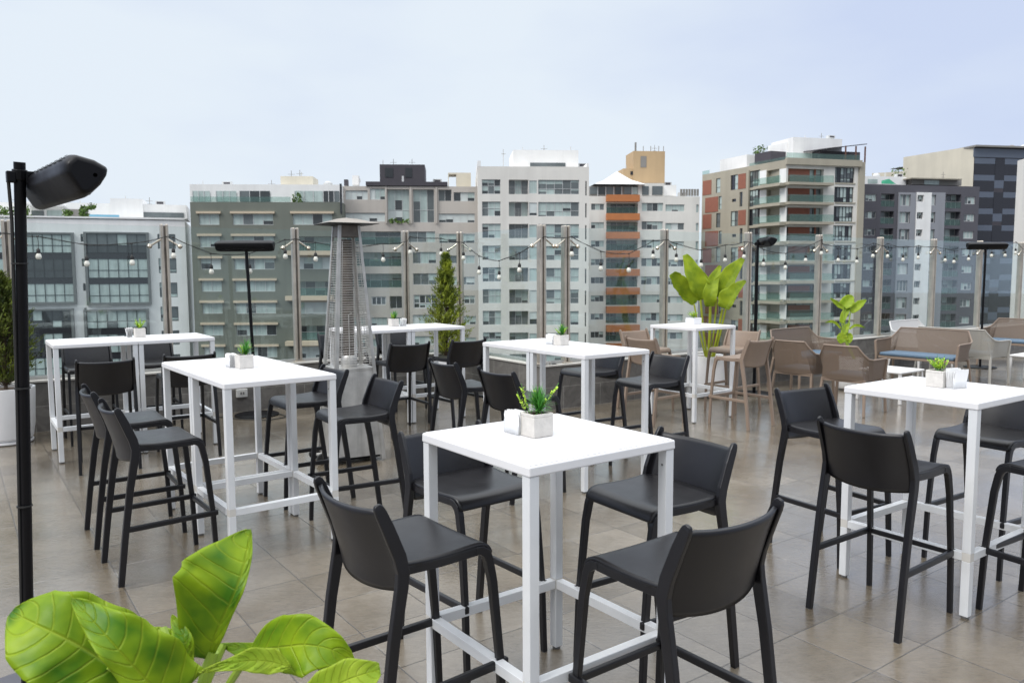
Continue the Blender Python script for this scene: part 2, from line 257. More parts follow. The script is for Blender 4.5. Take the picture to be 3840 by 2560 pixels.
# ---------------------------------------------------------------- mesh helpers
class MB:
    def __init__(s): s.v = []; s.f = []; s.m = []; s.uv = []; s.mats = []
    def mi(s, m):
        if m not in s.mats: s.mats.append(m)
        return s.mats.index(m)
    def quad(s, pts, m, uv=None):
        b = len(s.v); s.v += [tuple(p) for p in pts]; s.f.append(tuple(range(b, b + len(pts)))); s.m.append(s.mi(m)); s.uv.append(uv)
    def box(s, x0, x1, y0, y1, z0, z1, m, skip=''):
        b = len(s.v)
        s.v += [(x0, y0, z0), (x1, y0, z0), (x1, y1, z0), (x0, y1, z0), (x0, y0, z1), (x1, y0, z1), (x1, y1, z1), (x0, y1, z1)]
        for k, f in (('d', (0, 3, 2, 1)), ('u', (4, 5, 6, 7)), ('f', (0, 1, 5, 4)), ('r', (1, 2, 6, 5)), ('b', (2, 3, 7, 6)), ('l', (3, 0, 4, 7))):
            if k in skip: continue
            s.f.append(tuple(b + i for i in f)); s.m.append(s.mi(m)); s.uv.append(None)
    def tube(s, path, r, m, n=8, cap=True):
        path = [Vector(p) for p in path]; rs = r if isinstance(r, (list, tuple)) else [r] * len(path)
        b = len(s.v); up = None
        for i, p in enumerate(path):
            d = (path[min(i + 1, len(path) - 1)] - path[max(i - 1, 0)]).normalized()
            if up is None: up = Vector((0, 0, 1)) if abs(d.z) < .9 else Vector((1, 0, 0))
            a = d.cross(up).normalized(); c = a.cross(d).normalized(); up = c
            for k in range(n):
                t = 2 * math.pi * k / n; s.v.append(tuple(p + (a * math.cos(t) + c * math.sin(t)) * rs[i]))
        for i in range(len(path) - 1):
            for k in range(n):
                s.f.append((b + i * n + k, b + i * n + (k + 1) % n, b + (i + 1) * n + (k + 1) % n, b + (i + 1) * n + k)); s.m.append(s.mi(m)); s.uv.append(None)
        if cap:
            s.f.append(tuple(b + k for k in range(n))[::-1]); s.m.append(s.mi(m)); s.uv.append(None)
            e = b + (len(path) - 1) * n; s.f.append(tuple(e + k for k in range(n))); s.m.append(s.mi(m)); s.uv.append(None)
    def lathe(s, prof, m, n=24, c=(0, 0), sq=None):
        b = len(s.v)
        for r, z in prof:
            for k in range(n):
                t = 2 * math.pi * (k + .5) / n; x, y = math.cos(t), math.sin(t)
                if sq:
                    q = (abs(x) ** sq + abs(y) ** sq) ** (-1 / sq); x *= q; y *= q
                s.v.append((c[0] + r * x, c[1] + r * y, z))
        for i in range(len(prof) - 1):
            for k in range(n):
                s.f.append((b + i * n + k, b + i * n + (k + 1) % n, b + (i + 1) * n + (k + 1) % n, b + (i + 1) * n + k)); s.m.append(s.mi(m)); s.uv.append(None)
        e = b + (len(prof) - 1) * n
        s.f.append(tuple(b + k for k in range(n))[::-1]); s.m.append(s.mi(m)); s.uv.append(None)
        s.f.append(tuple(e + k for k in range(n))); s.m.append(s.mi(m)); s.uv.append(None)
    def bar(s, pts, w, h, m):                # rectangular bar swept in the YZ plane: pts (x,y,z), w along x, h in plane
        b = len(s.v); P = [Vector(p) for p in pts]
        for i, p in enumerate(P):
            d = (P[min(i + 1, len(P) - 1)] - P[max(i - 1, 0)]); d.x = 0; d.normalize(); nrm = Vector((0, -d.z, d.y))
            ww = w[i] if isinstance(w, (list, tuple)) else w; hh = h[i] if isinstance(h, (list, tuple)) else h
            for a, c in ((-1, -1), (1, -1), (1, 1), (-1, 1)): s.v.append(tuple(p + Vector((a * ww / 2, 0, 0)) + nrm * c * hh / 2))
        for i in range(len(P) - 1):
            for k in range(4):
                s.f.append((b + i * 4 + k, b + i * 4 + (k + 1) % 4, b + (i + 1) * 4 + (k + 1) % 4, b + (i + 1) * 4 + k)); s.m.append(s.mi(m)); s.uv.append(None)
        s.f.append((b + 3, b + 2, b + 1, b)); s.m.append(s.mi(m)); s.uv.append(None)
        e = b + (len(P) - 1) * 4; s.f.append((e, e + 1, e + 2, e + 3)); s.m.append(s.mi(m)); s.uv.append(None)
    def grid(s, P, m, uvs=None):
        nj = len(P[0]); b = len(s.v)
        for row in P: s.v += [tuple(p) for p in row]
        for i in range(len(P) - 1):
            for j in range(nj - 1):
                s.f.append((b + i * nj + j, b + i * nj + j + 1, b + (i + 1) * nj + j + 1, b + (i + 1) * nj + j)); s.m.append(s.mi(m))
                s.uv.append([uvs[i][j], uvs[i][j + 1], uvs[i + 1][j + 1], uvs[i + 1][j]] if uvs else None)
    def build(s, name, parent=None, bevel=0, smooth=False, solid=0, subsurf=0, recalc=True, seg=2):
        me = bpy.data.meshes.new(name); me.from_pydata(s.v, [], s.f)
        for m in s.mats: me.materials.append(m)
        me.polygons.foreach_set('material_index', s.m)
        if any(u is not None for u in s.uv):
            l = me.uv_layers.new(name='UVMap'); k = 0
            for f, u in zip(me.polygons, s.uv):
                for i, li in enumerate(f.loop_indices):
                    if u is not None: l.data[li].uv = u[i]
        if recalc:
            bm = bmesh.new(); bm.from_mesh(me); bmesh.ops.recalc_face_normals(bm, faces=bm.faces); bm.to_mesh(me); bm.free()
        if smooth: me.polygons.foreach_set('use_smooth', [True] * len(me.polygons)); me.set_sharp_from_angle(angle=R(40))
        o = bpy.data.objects.new(name, me); scene.collection.objects.link(o)
        if parent: o.parent = parent
        if subsurf: q = o.modifiers.new('sub', 'SUBSURF'); q.levels = q.render_levels = subsurf
        if solid: q = o.modifiers.new('solid', 'SOLIDIFY'); q.thickness = abs(solid); q.offset = 0
        if bevel: q = o.modifiers.new('bevel', 'BEVEL'); q.width = bevel; q.segments = seg; q.limit_method = 'ANGLE'; q.angle_limit = R(35)
        return o

def tag(o, label=None, cat=None, group=None, kind=None):
    if label: o['label'] = label
    if cat: o['category'] = cat
    if group: o['group'] = group
    if kind: o['kind'] = kind
    return o
def empty(name, loc=(0, 0, 0), rz=0, label=None, cat=None, group=None):
    o = bpy.data.objects.new(name, None); scene.collection.objects.link(o); o.location = loc; o.rotation_euler = (0, 0, rz); o.empty_display_size = .1
    return tag(o, label, cat, group)
def children(o): return [c for c in bpy.data.objects if c.parent == o]
def tree_of(o): return (o, [tree_of(c) for c in children(o)])
def copy_tree(t, parent=None):
    c = t[0].copy(); scene.collection.objects.link(c); c.parent = parent
    for k in t[1]: copy_tree(k, c)
    return c

# ================================================================ terrace
WA = R(34.0); TT = Vector((math.cos(WA), math.sin(WA), 0)); SS = Vector((-math.sin(WA), math.cos(WA), 0))
def W(t, s, z=0): return TT * t + SS * s + Vector((0, 0, z))
SA, SC, TB = 9.57, 7.5, 5.52                     # wall lines
fl = MB(); P = [(-8, -9), (21, -9), (21, SC + .1), (TB - .1, SC + .1), (TB - .1, SA + .1), (-8, SA + .1)]
fl.quad([W(t, s, 0) for t, s in P], M['floor'])
tag(fl.build('terrace_floor', recalc=False), kind='structure')
own = material('own_building_render', (.5, .49, .46), .8, var=.1, vscale=1)
bd = MB(); P2 = [(-8.3, -9.3), (21.3, -9.3), (21.3, SC + .24), (TB + .24, SC + .24), (TB + .24, SA + .24), (-8.3, SA + .24)]
n = len(P2); b0 = [W(t, s, -22) for t, s in P2]; b1_ = [W(t, s, -.02) for t, s in P2]
bd.quad(b1_, own)
for i in range(n): bd.quad([b0[i], b0[(i + 1) % n], b1_[(i + 1) % n], b1_[i]], own)
tag(bd.build('terrace_building_body'), 'rendered body of the building that carries the roof terrace', 'building')

def wall_seg(name, a, b, label):                 # a,b in (t,s): inner face line, outside is to the left of a->b
    A, B = W(*a), W(*b); L_ = (B - A).length; ang = math.atan2((B - A).y, (B - A).x)
    root = empty(name, A, ang, label, 'wall', 'stone clad parapet walls')
    m = MB(); z1 = .525; th = .2
    m.quad([(0, 0, 0), (L_, 0, 0), (L_, 0, z1), (0, 0, z1)], M['wallstone'], [(0, 0), (L_, 0), (L_, z1), (0, z1)])
    m.quad([(0, 0, z1), (L_, 0, z1), (L_, th, z1), (0, th, z1)], M['wallstone'], [(0, 0), (L_, 0), (L_, th), (0, th)])
    m.quad([(L_, th, 0), (0, th, 0), (0, th, z1), (L_, th, z1)], M['wallstone'], [(0, 0), (L_, 0), (L_, z1), (0, z1)])
    m.quad([(0, th, 0), (0, 0, 0), (0, 0, z1), (0, th, z1)], M['wallstone'], [(0, 0), (th, 0), (th, z1), (0, z1)])
    m.quad([(L_, 0, 0), (L_, th, 0), (L_, th, z1), (L_, 0, z1)], M['wallstone'], [(0, 0), (th, 0), (th, z1), (0, z1)])
    m.build('stone_cladding', root, recalc=False)
    c = MB(); c.box(-.0, L_, -.018, th + .02, z1 + .002, z1 + .024, M['coping']); c.build('coping', root, bevel=.004)
    g = MB(); g.box(0, L_, .06, .075, z1 + .026, z1 + .06, M['channel']); g.box(0, L_, .105, .12, z1 + .026, z1 + .06, M['channel']); g.build('glass_channel', root)
    return root
wall_seg('parapet_wall', (-8, SA), (TB - .004, SA), 'long dark stone parapet behind the left tables, pale coping on top')
wall_seg('parapet_wall', (TB, SA + .2), (TB, SC + .004), 'short dark stone parapet turning towards the camera behind the middle table')
wall_seg('parapet_wall', (TB + .004, SC), (21, SC), 'long dark stone parapet behind the taupe stools and lounge chairs')

# posts (t, s) with steel brackets
GA, GC, GB = SA + .09, SC + .09, TB - .09 + .2
posts = [(-1.26, GA), (.25, GA), (1.76, GA), (3.27, GA), (4.78, GA), (TB + .06, GA - .1), (TB + .04, GC + .02), (5.91, GC), (7.57, GC), (9.25, GC), (10.93, GC), (12.62, GC), (14.32, GC), (16.0, GC), (17.68, GC), (19.4, GC)]
def make_post():
    root = empty('glass_rail_post')
    m = MB(); H = 2.215
    for sgn in (-1, 1): m.box(sgn * .026 - .0165, sgn * .026 + .0165, -.045, .045, .55, H, M['steel'])
    m.build('post', root, bevel=.012)
    c = MB(); c.box(-.008, .008, -.03, .03, .56, H - .02, M['steel_dark']); c.build('slot', root)
    f = MB(); f.box(-.075, .075, -.06, .06, .55, .562, M['steel']); f.build('foot_plate', root, bevel=.003)
    for sx in (-1, 1):
        a = MB(); a.tube([(sx * .03, -.03, 2.05), (sx * .15, -.035, 1.97)], .011, M['knob']); 
        a.build('bracket_arm', root, smooth=True)
        k = MB(); k.lathe([(.004, -.028), (.02, -.02), (.028, 0), (.02, .02), (.004, .028)], M['knob'], 12)
        ko = k.build('bracket_knob', root, smooth=True); ko.location = (sx * .16, -.035, 1.965)
    return root
rails = [empty('glass_railing', W(-8, GA), 0, 'tall clear glass railing with steel posts on the left long parapet', 'glass railing', 'glass railings round the terrace'),
         empty('glass_railing', W(TB, SA), 0, 'short clear glass railing running towards the camera to the close pair of posts', 'glass railing', 'glass railings round the terrace'),
         empty('glass_railing', W(TB, SC), 0, 'tall clear glass railing with steel posts along the right long parapet', 'glass railing', 'glass railings round the terrace')]
def railof(i): return rails[0] if i < 5 else rails[1] if i == 5 else rails[2]
pt = None
for i, (t, s) in enumerate(posts):
    if pt is None: pr = make_post(); pt = tree_of(pr); o = pr
    else: o = copy_tree(pt)
    o.location = W(t, s); o.rotation_euler = (0, 0, WA if i != 5 else WA - R(45))
    r_ = railof(i); o.parent = r_; o.location = W(t, s) - r_.location
# glass panels
def panel(a, b, i):
    A, B = W(*a), W(*b); d = (B - A); L_ = d.length; root = MB()
    root.box(.02, L_ - .02, -.005, .005, .56, 2.19, M['glass']); o = root.build('glass_panel')
    r_ = railof(i); o.parent = r_; o.location = A - r_.location; o.rotation_euler = (0, 0, math.atan2(d.y, d.x))
for i in range(15):
    a, b = posts[i], posts[i + 1]
    panel(a, b, i)
panel((19.4, GC), (21, GC), 15)

# ================================================================ bar stools
def make_stool(mat):
    root = empty('bar_stool')
    # seat: waterfall front
    prof = [(-.150, .748), (-.10, .741), (-.03, .737), (.05, .737), (.12, .741), (.150, .742), (.172, .738), (.188, .728), (.197, .712), (.201, .695)]
    m = MB(); rows = []
    for k, (y, z) in enumerate(prof):
        row = []
        for j in range(13):
            x = -1 + 2 * j / 12; hw = .216 - .012 * max(0, (y + .15) / .35)
            dish = .008 * (1 - x * x) * (1 if k < 6 else max(0, 1 - (k - 5) * .3))
            yy = y - (.04 * (1 - x * x) * max(0, 1 - (y + .15) / .12) if y < -.03 else 0)
            row.append((x * hw, yy, z - dish))
        rows.append(row)
    m.grid(rows, mat); o = m.build('seat', root, smooth=True, solid=.016, subsurf=1)
    # side rails under the seat
    for sx in (-1, 1):
        b = MB(); b.bar([(sx * .206, -.150, .727), (sx * .202, .0, .721), (sx * .198, .145, .723)], .02, .030, mat); b.build('seat_rail', root, bevel=.003)
    # backrest, bowed to the rear, lower edge arched
    m = MB(); rows = []
    for i in range(9):
        v = i / 8; row = []
        for j in range(13):
            x = -1 + 2 * j / 12
            z = (.665 - .02 * (1 - x * x)) * (1 - v) + v * (.935 - .006 * (1 - x * x) + .004 * x ** 8)
            q = (z - .66) / .28; y = -.148 - .02 * max(0, q) - .065 * max(0, q) ** 1.35
            y -= .048 * (1 - abs(x) ** 2.2)
            hw = .212 - .006 * max(0, q)
            row.append((x * hw, y, z))
        rows.append(row)
    m.grid(rows, mat); m.build('backrest', root, smooth=True, solid=.013, subsurf=1)
    for sx in (-1, 1):
        b = MB(); pts = [(sx * .224, -.260, 0), (sx * .222, -.230, .25), (sx * .2205, -.193, .52), (sx * .2195, -.163, .68), (sx * .219, -.157, .728), (sx * .218, -.168, .78), (sx * .216, -.205, .875), (sx * .2145, -.228, .928), (sx * .214, -.236, .946), (sx * .2135, -.240, .956), (sx * .2135, -.241, .959)]
        b.bar(pts, [.026, .026, .026, .025, .023, .02, .018, .017, .016, .013, .008], [.031, .033, .036, .041, .044, .045, .043, .039, .033, .022, .008], mat); b.build('rear_leg', root, bevel=.0035, seg=2)
        b = MB(); pts = [(sx * .207, .249, 0), (sx * .205, .236, .3), (sx * .2, .208, .6), (sx * .198, .192, .68), (sx * .198, .182, .706), (sx * .198, .160, .722), (sx * .198, .135, .727)]
        b.bar(pts, [.022, .023, .024, .025, .026, .026, .025], [.026, .028, .031, .033, .033, .031, .026], mat); b.build('front_leg', root, bevel=.0035)
        g = MB(); g.box(sx * .224 - .0115, sx * .224 + .0115, -.274, -.248, .0, .006, M['foot']); g.box(sx * .207 - .0095, sx * .207 + .0095, .238, .260, .0, .006, M['foot']); g.build('glides', root)
        b = MB(); b.bar([(sx * .2225, -.226, .300), (sx * .212, .262, .305)], .022, .030, mat); b.build('side_rung', root, bevel=.005)
    b = MB(); b.box(-.195, .195, .228, .246, .289, .318, mat); b.build('front_rung', root, bevel=.005)
    return root
S = [
 ('c', -.359, 2.660, 38.5, 'charcoal stool near left of the nearest white table, backrest turned to the camera'),
 ('c', -.182, 3.396, -51.3, 'charcoal stool far left of the nearest white table, seat half under the top'),
 ('c', .596, 3.233, 213, 'charcoal stool far right of the nearest white table, inner backrest facing the camera'),
 ('c', .518, 2.458, 126.6, 'charcoal stool near right of the nearest white table, its broad back to the camera'),
 ('c', 1.808, 3.730, 35.4, 'charcoal stool before the right square table, back to the camera, all four feet seen'),
 ('c', 1.896, 4.589, -62, 'charcoal stool far left of the right square table, under the armchairs in the view'),
 ('c', 2.714, 4.404, 212, 'charcoal stool far right of the right square table, cut by the photo edge'),
 ('c', 2.602, 3.640, 122, 'charcoal stool near right of the right square table, mostly outside the right edge'),
 ('c', -2.020, 4.397, 37.7, 'nearest of two charcoal stools at the left side of the left rectangular table'),
 ('c', -2.437, 4.968, 35.1, 'farther of two charcoal stools at the left side of the left rectangular table'),
 ('c', -1.039, 5.149, 213.5, 'charcoal stool right of the left rectangular table, in front of the pyramid heater'),
 ('c', -1.523, 5.735, 216.5, 'charcoal stool far right of the left rectangular table, left of the pyramid heater base'),
 ('c', -3.506, 6.716, 120, 'charcoal stool before the back left table at its left half, back to camera'),
 ('c', -3.003, 7.156, 124.8, 'charcoal stool before the back left table, right half, partly behind the left rectangular table'),
 ('c', -4.216, 7.795, -56, 'charcoal stool behind the left half of the back left table, facing the camera'),
 ('c', -3.76, 8.20, -56, 'charcoal stool behind the right half of the back left table, facing the camera'),
 ('c', -1.157, 8.130, 122.8, 'charcoal stool before the back middle table, just right of the pyramid heater'),
 ('c', -.603, 8.520, 129.1, 'charcoal stool before the right end of the back middle table, below the conifer'),
 ('c', -1.368, 9.599, -52.8, 'charcoal stool behind the back middle table facing the camera, right of the pyramid heater'),
 ('c', -1.96, 9.13, -53, 'charcoal stool behind the pyramid heater, only a sliver seen at its left side'),
 ('c', -.368, 6.423, 34, 'farther of two charcoal stools at the left side of the centre table'),
 ('c', .067, 5.844, 37, 'nearer of two charcoal stools at the left side of the centre table'),
 ('c', .738, 7.333, 215.3, 'farther of two charcoal stools at the right side of the centre table'),
 ('c', 1.164, 6.615, 213.1, 'nearer charcoal stool at the right of the centre table, before the taupe stools'),
 ('t', 1.620, 9.417, -56.1, 'taupe stool far left of the small back table, mostly hidden by another taupe stool'),
 ('t', 1.575, 8.616, 37.0, 'taupe stool at the near left of the small back table, back turned to the camera'),
 ('t', 2.645, 9.371, 222, 'taupe stool far right of the small back table, facing left before the black pole'),
 ('t', 2.473, 8.423, 128.6, 'taupe stool at the near right of the small back table, fully visible with long legs')]
tpl = {}
for k, x, y, a, lab in S:
    if k not in tpl: o = make_stool(M['charcoal'] if k == 'c' else M['taupe']); tpl[k] = tree_of(o)
    else: o = copy_tree(tpl[k])
    o.location = (x, y, 0); o.rotation_euler = (0, 0, R(a - 90)); tag(o, lab, 'bar stool', 'charcoal bar stools around the white tables' if k == 'c' else 'taupe bar stools around the small back table')

# ================================================================ tables
TS = .68
def make_table():
    root = empty('bar_table'); h = TS / 2
    m = MB(); m.box(-h, h, -h, h, 1.012, 1.046, M['white_top'])
    for v in m.v[-8:]: pass
    m.v = [(x * (.997 if z > 1.03 else 1.0), y * (.997 if z > 1.03 else 1.0), z) for x, y, z in m.v]
    m.build('tabletop', root, bevel=.005)
    s = MB(); n = 8; e = .010; wd = (TS - 2 * e) / n
    for i in range(n): s.box(-h + e + i * wd + .0006, -h + e + (i + 1) * wd - .0006, -h + e, h - e, 1.0465, 1.0492, M['white_top'])
    s.build('top_slats', root, bevel=.0008, seg=1)
    for sx in (-1, 1):
        for sy in (-1, 1):
            l = MB(); cx, cy = sx * (h - .024), sy * (h - .024); l.box(cx - .02, cx + .02, cy - .02, cy + .02, .322, 1.0115, M['white']); l.box(cx - .0198, cx + .0198, cy - .0198, cy + .0198, .012, .2795, M['white'])
            l.box(cx - .0196, cx + .0196, cy - .0196, cy + .0196, .2797, .3218, M['seam'])
            lg = l.build('leg', root, bevel=.0015, seg=1)
            g = MB(); g.lathe([(.016, 0), (.018, .004), (.018, .010), (.014, .0118)], M['foot'], 10, (cx, cy)); g.build('foot_glide', lg)
            q = MB(); q.tube([(cx - sx * .0215, cy, .955), (cx - sx * .019, cy, .955)], .0045, M['foot'], 8); q.build('screw', lg)
    r = h - .044
    for k in range(4):
        b = MB(); w_ = .0185
        if k < 2: c = (-1, 1)[k] * (h - .024); b.box(-r, r, c - w_, c + w_, .281, .3195, M['white'])
        else: c = (-1, 1)[k - 2] * (h - .024); b.box(c - w_, c + w_, -r, r, .281, .3195, M['white'])
        b.build('foot_rail', root, bevel=.0015, seg=1)
    return root
TD = [('nearest white square bar table with a cube plant pot, front centre', .053, 2.445, 36.4, 1, 1, None, None),
      ('white square bar table at the right edge with a yellow green plant and napkins', 2.165, 3.612, 35.1, 1, 1, None, None),
      ('small white square bar table at the back between taupe stools', 1.988, 8.482, 36.0, 1, 1, None, None),
      ('near half of the left rectangular white table', -1.612, 4.357, 37.5, 1, 2, 'far half of the left rectangular white table with the spiky plant pot on it', 0),
      ('left half of the back left white table', -3.976, 6.774, 35.3, 2, 1, 'right half of the back left white table', 0),
      ('left half of the back middle white table, behind the pyramid heater', -1.661 - .0, 8.176, 34.0, 2, 1, 'right half of the back middle white table, before the conifer', 0),
      ('near half of the centre rectangular white table', .537, 5.777, 35.9, 1, 2, 'far half of the centre rectangular white table', 0)]
tt = None
for lab, x, y, a, na, nb, lab2, _ in TD:
    a = R(a); e1 = Vector((math.cos(a), math.sin(a), 0)); e2 = Vector((-math.sin(a), math.cos(a), 0))
    for k in range(max(na, nb)):
        if tt is None: o = make_table(); tt = tree_of(o)
        else: o = copy_tree(tt)
        o.location = Vector((x, y, 0)) + e1 * (TS / 2 + (k * (TS + .0015) if na == 2 else 0)) + e2 * (TS / 2 + (k * (TS + .0015) if nb == 2 else 0))
        o.rotation_euler = (0, 0, a)
        tag(o, lab if k == 0 else lab2, 'bar table', 'white square bar tables')

# ================================================================ table plants and napkins
def sprig(m, base, dirv, ln, mat, n=5, w=.006):
    d = Vector(dirv).normalized(); side = d.cross(Vector((0, 0, 1))).normalized() if abs(d.z) < .98 else Vector((1, 0, 0)); pts = []
    for i in range(n + 1):
        t = i / n; p = Vector(base) + d * ln * t + Vector((0, 0, -.25 * ln * t * t * (1 - d.z))); ww = w * math.sin(math.pi * min(1, .18 + .8 * t)) 
        pts.append((p - side * ww, p + side * ww))
    for i in range(n): m.quad([pts[i][0], pts[i][1], pts[i + 1][1], pts[i + 1][0]], mat)
def small_pot(x, y, z, rz, label, style, seed, h=.088, wd=.092, white=False):
    rn = random.Random(seed); root = empty('potted_plant', (x, y, z), rz, label, 'plant pot', 'small cube pots on the tables')
    mt = M['planter'] if white else M['concrete']; a = wd / 2; m = MB()
    t_ = .008; m.box(-a, a, -a, a, .0008, h - .012, mt); m.box(-a, a, -a, -a + t_, h - .012, h, mt); m.box(-a, a, a - t_, a, h - .012, h, mt); m.box(-a, -a + t_, -a + t_, a - t_, h - .012, h, mt); m.box(a - t_, a, -a + t_, a - t_, h - .012, h, mt)
    m.build('pot', root, bevel=.0025)
    g = MB(); 
    for i in range(70):
        px, py = rn.uniform(-a + .01, a - .01), rn.uniform(-a + .01, a - .01); r = rn.uniform(.002, .005); g.lathe([(r * .5, h - .011), (r, h - .009), (r * .5, h - .009 + r)], M['soil'], 5, (px, py))
    g.box(-a + t_, a - t_, -a + t_, a - t_, h - .013, h - .0095, M['soil']); g.build('gravel', root)
    if style in ('spiky', 'mixed', 'tall'):
        p = MB(); c = (.012, 0) if style != 'spiky' else (0, 0)
        for i in range(230 if style == 'mixed' else 150):
            th = rn.uniform(0, 6.283); el = rn.uniform(.15, 1.5); ln = rn.uniform(.045, .09) * (1.1 if el > .8 else .9)
            sprig(p, (c[0], c[1], h - .005 + rn.uniform(0, .03)), (math.cos(th) * math.cos(el), math.sin(th) * math.cos(el), math.sin(el)), ln, M['plant_a'], 3, .0026)
        p.build('spiky_leaves', root)
    if style in ('mixed', 'lime', 'tall', 'spiky'):
        p = MB(); ns = {'mixed': 4, 'lime': 16, 'tall': 6, 'spiky': 3}[style]
        for i in range(ns):
            if style == 'mixed': th, el, ln = [(3.4, .95, .10), (3.0, 1.25, .115), (.0, .72, .15), (.4, 1.2, .09)][i]
            else: th, el, ln = rn.uniform(0, 6.28), rn.uniform(.6, 1.45), rn.uniform(.05, .1)
            d = Vector((math.cos(th) * math.cos(el), math.sin(th) * math.cos(el), math.sin(el))); b = Vector((rn.uniform(-.02, .02) - (.012 if style == 'mixed' else 0), rn.uniform(-.02, .02), h - .005))
            path = [b + d * ln * t + Vector((0, 0, .01 * t * t)) for t in (0, .33, .66, 1)]; p.tube(path, .0012, M['plant_a'], 4)
            for q in range(int(ln / .011)):
                t = .25 + .75 * q / (ln / .011); c = b + d * ln * t
                for s_ in (-1, 1):
                    th2 = rn.uniform(0, 6.28); dd = (Vector((math.cos(th2), math.sin(th2), .5)) + d * .5).normalized(); sprig(p, c, dd, rn.uniform(.011, .016), M['plant_b'], 3, .0048)
        p.build('sprigs', root)
    return root
def napkins(x, y, z, rz, label, open_=False, s=1.0):
    root = empty('napkin_holder', (x, y, z), rz, label, 'napkin holder', 'white napkin holders on the tables')
    for sy in (-1, 1):
        m = MB(); rows = []
        for i in range(9):
            t = i / 8; xx = -.046 + .092 * t; hh = .052 * s + .028 * s * math.sin(math.pi * t); rows.append([(xx, sy * .021, .001), (xx, sy * .0215, hh * .5), (xx, sy * .019, hh)])
        m.grid(rows, M['white']); m.build('side_plate', root, solid=.002, smooth=True)
    b = MB(); b.box(-.046, .046, -.02, .02, .0012, .004, M['white']); b.build('base', root)
    p = MB()
    for i in range(9):
        yy = -.017 + .034 * i / 8; top = (.098 if open_ else .088) * s + rnd.uniform(-.004, .004); sh = rnd.uniform(-.006, .006); ln = (yy * (.7 if open_ else .25))
        b0, b1v = (-.042 + sh, yy, .006), (.042 + sh, yy, .006); p.quad([b0, b1v, (.045 + sh * 1.5, yy + ln, top * .8), (.040 + sh, yy + ln * 1.4, top), (-.043 + sh, yy + ln * 1.4, top + rnd.uniform(-.005, .003)), (-.046 + sh, yy + ln, top * .75)], M['paper'])
    p.build('napkins', root, solid=.0012)
    return root
ZT = 1.0495
small_pot(.090, 2.922, ZT, R(36.4), 'cube concrete pot with spiky green plant and lime sprigs on the nearest table', 'mixed', 3)
napkins(.012, 2.965, ZT, R(36.4 + 90), 'white napkin holder beside the cube pot on the nearest table')
small_pot(-1.735, 5.065, ZT, R(37.5), 'cube concrete pot with upright green spiky plant on the left rectangular table', 'tall', 5)
napkins(-1.842, 5.118, ZT, R(127), 'white napkin holder beside the pot on the left rectangular table')
small_pot(-3.585, 7.55, ZT, R(35.3), 'cube concrete pot with dark and lime leaves on the back left table', 'lime', 8)
napkins(-3.71, 7.60, ZT, R(120), 'rumpled white napkins left of the pot on the back left table', True, .9)
small_pot(-1.342, 8.905, ZT, R(34), 'cube concrete pot with small bright green plant on the back middle table', 'tall', 11)
napkins(-1.245, 8.98, ZT, R(120), 'white napkin holder right of the pot on the back middle table')
small_pot(.412, 6.545, ZT, R(36), 'cube concrete pot with bright green sprigs on the centre table', 'tall', 13)
napkins(.33, 6.63, ZT, R(126), 'white napkin holder half behind the pot on the centre table')
small_pot(2.255, 4.125, ZT, R(35), 'cube concrete pot with yellow green foliage on the right square table', 'lime', 17)
napkins(2.318, 4.066, ZT, R(20), 'white napkin holder with fanned napkins on the right square table', True)
small_pot(2.10, 9.08, ZT, R(36), 'low white pot with a small green plant on the small back table', 'lime', 19, h=.075, wd=.13, white=True)

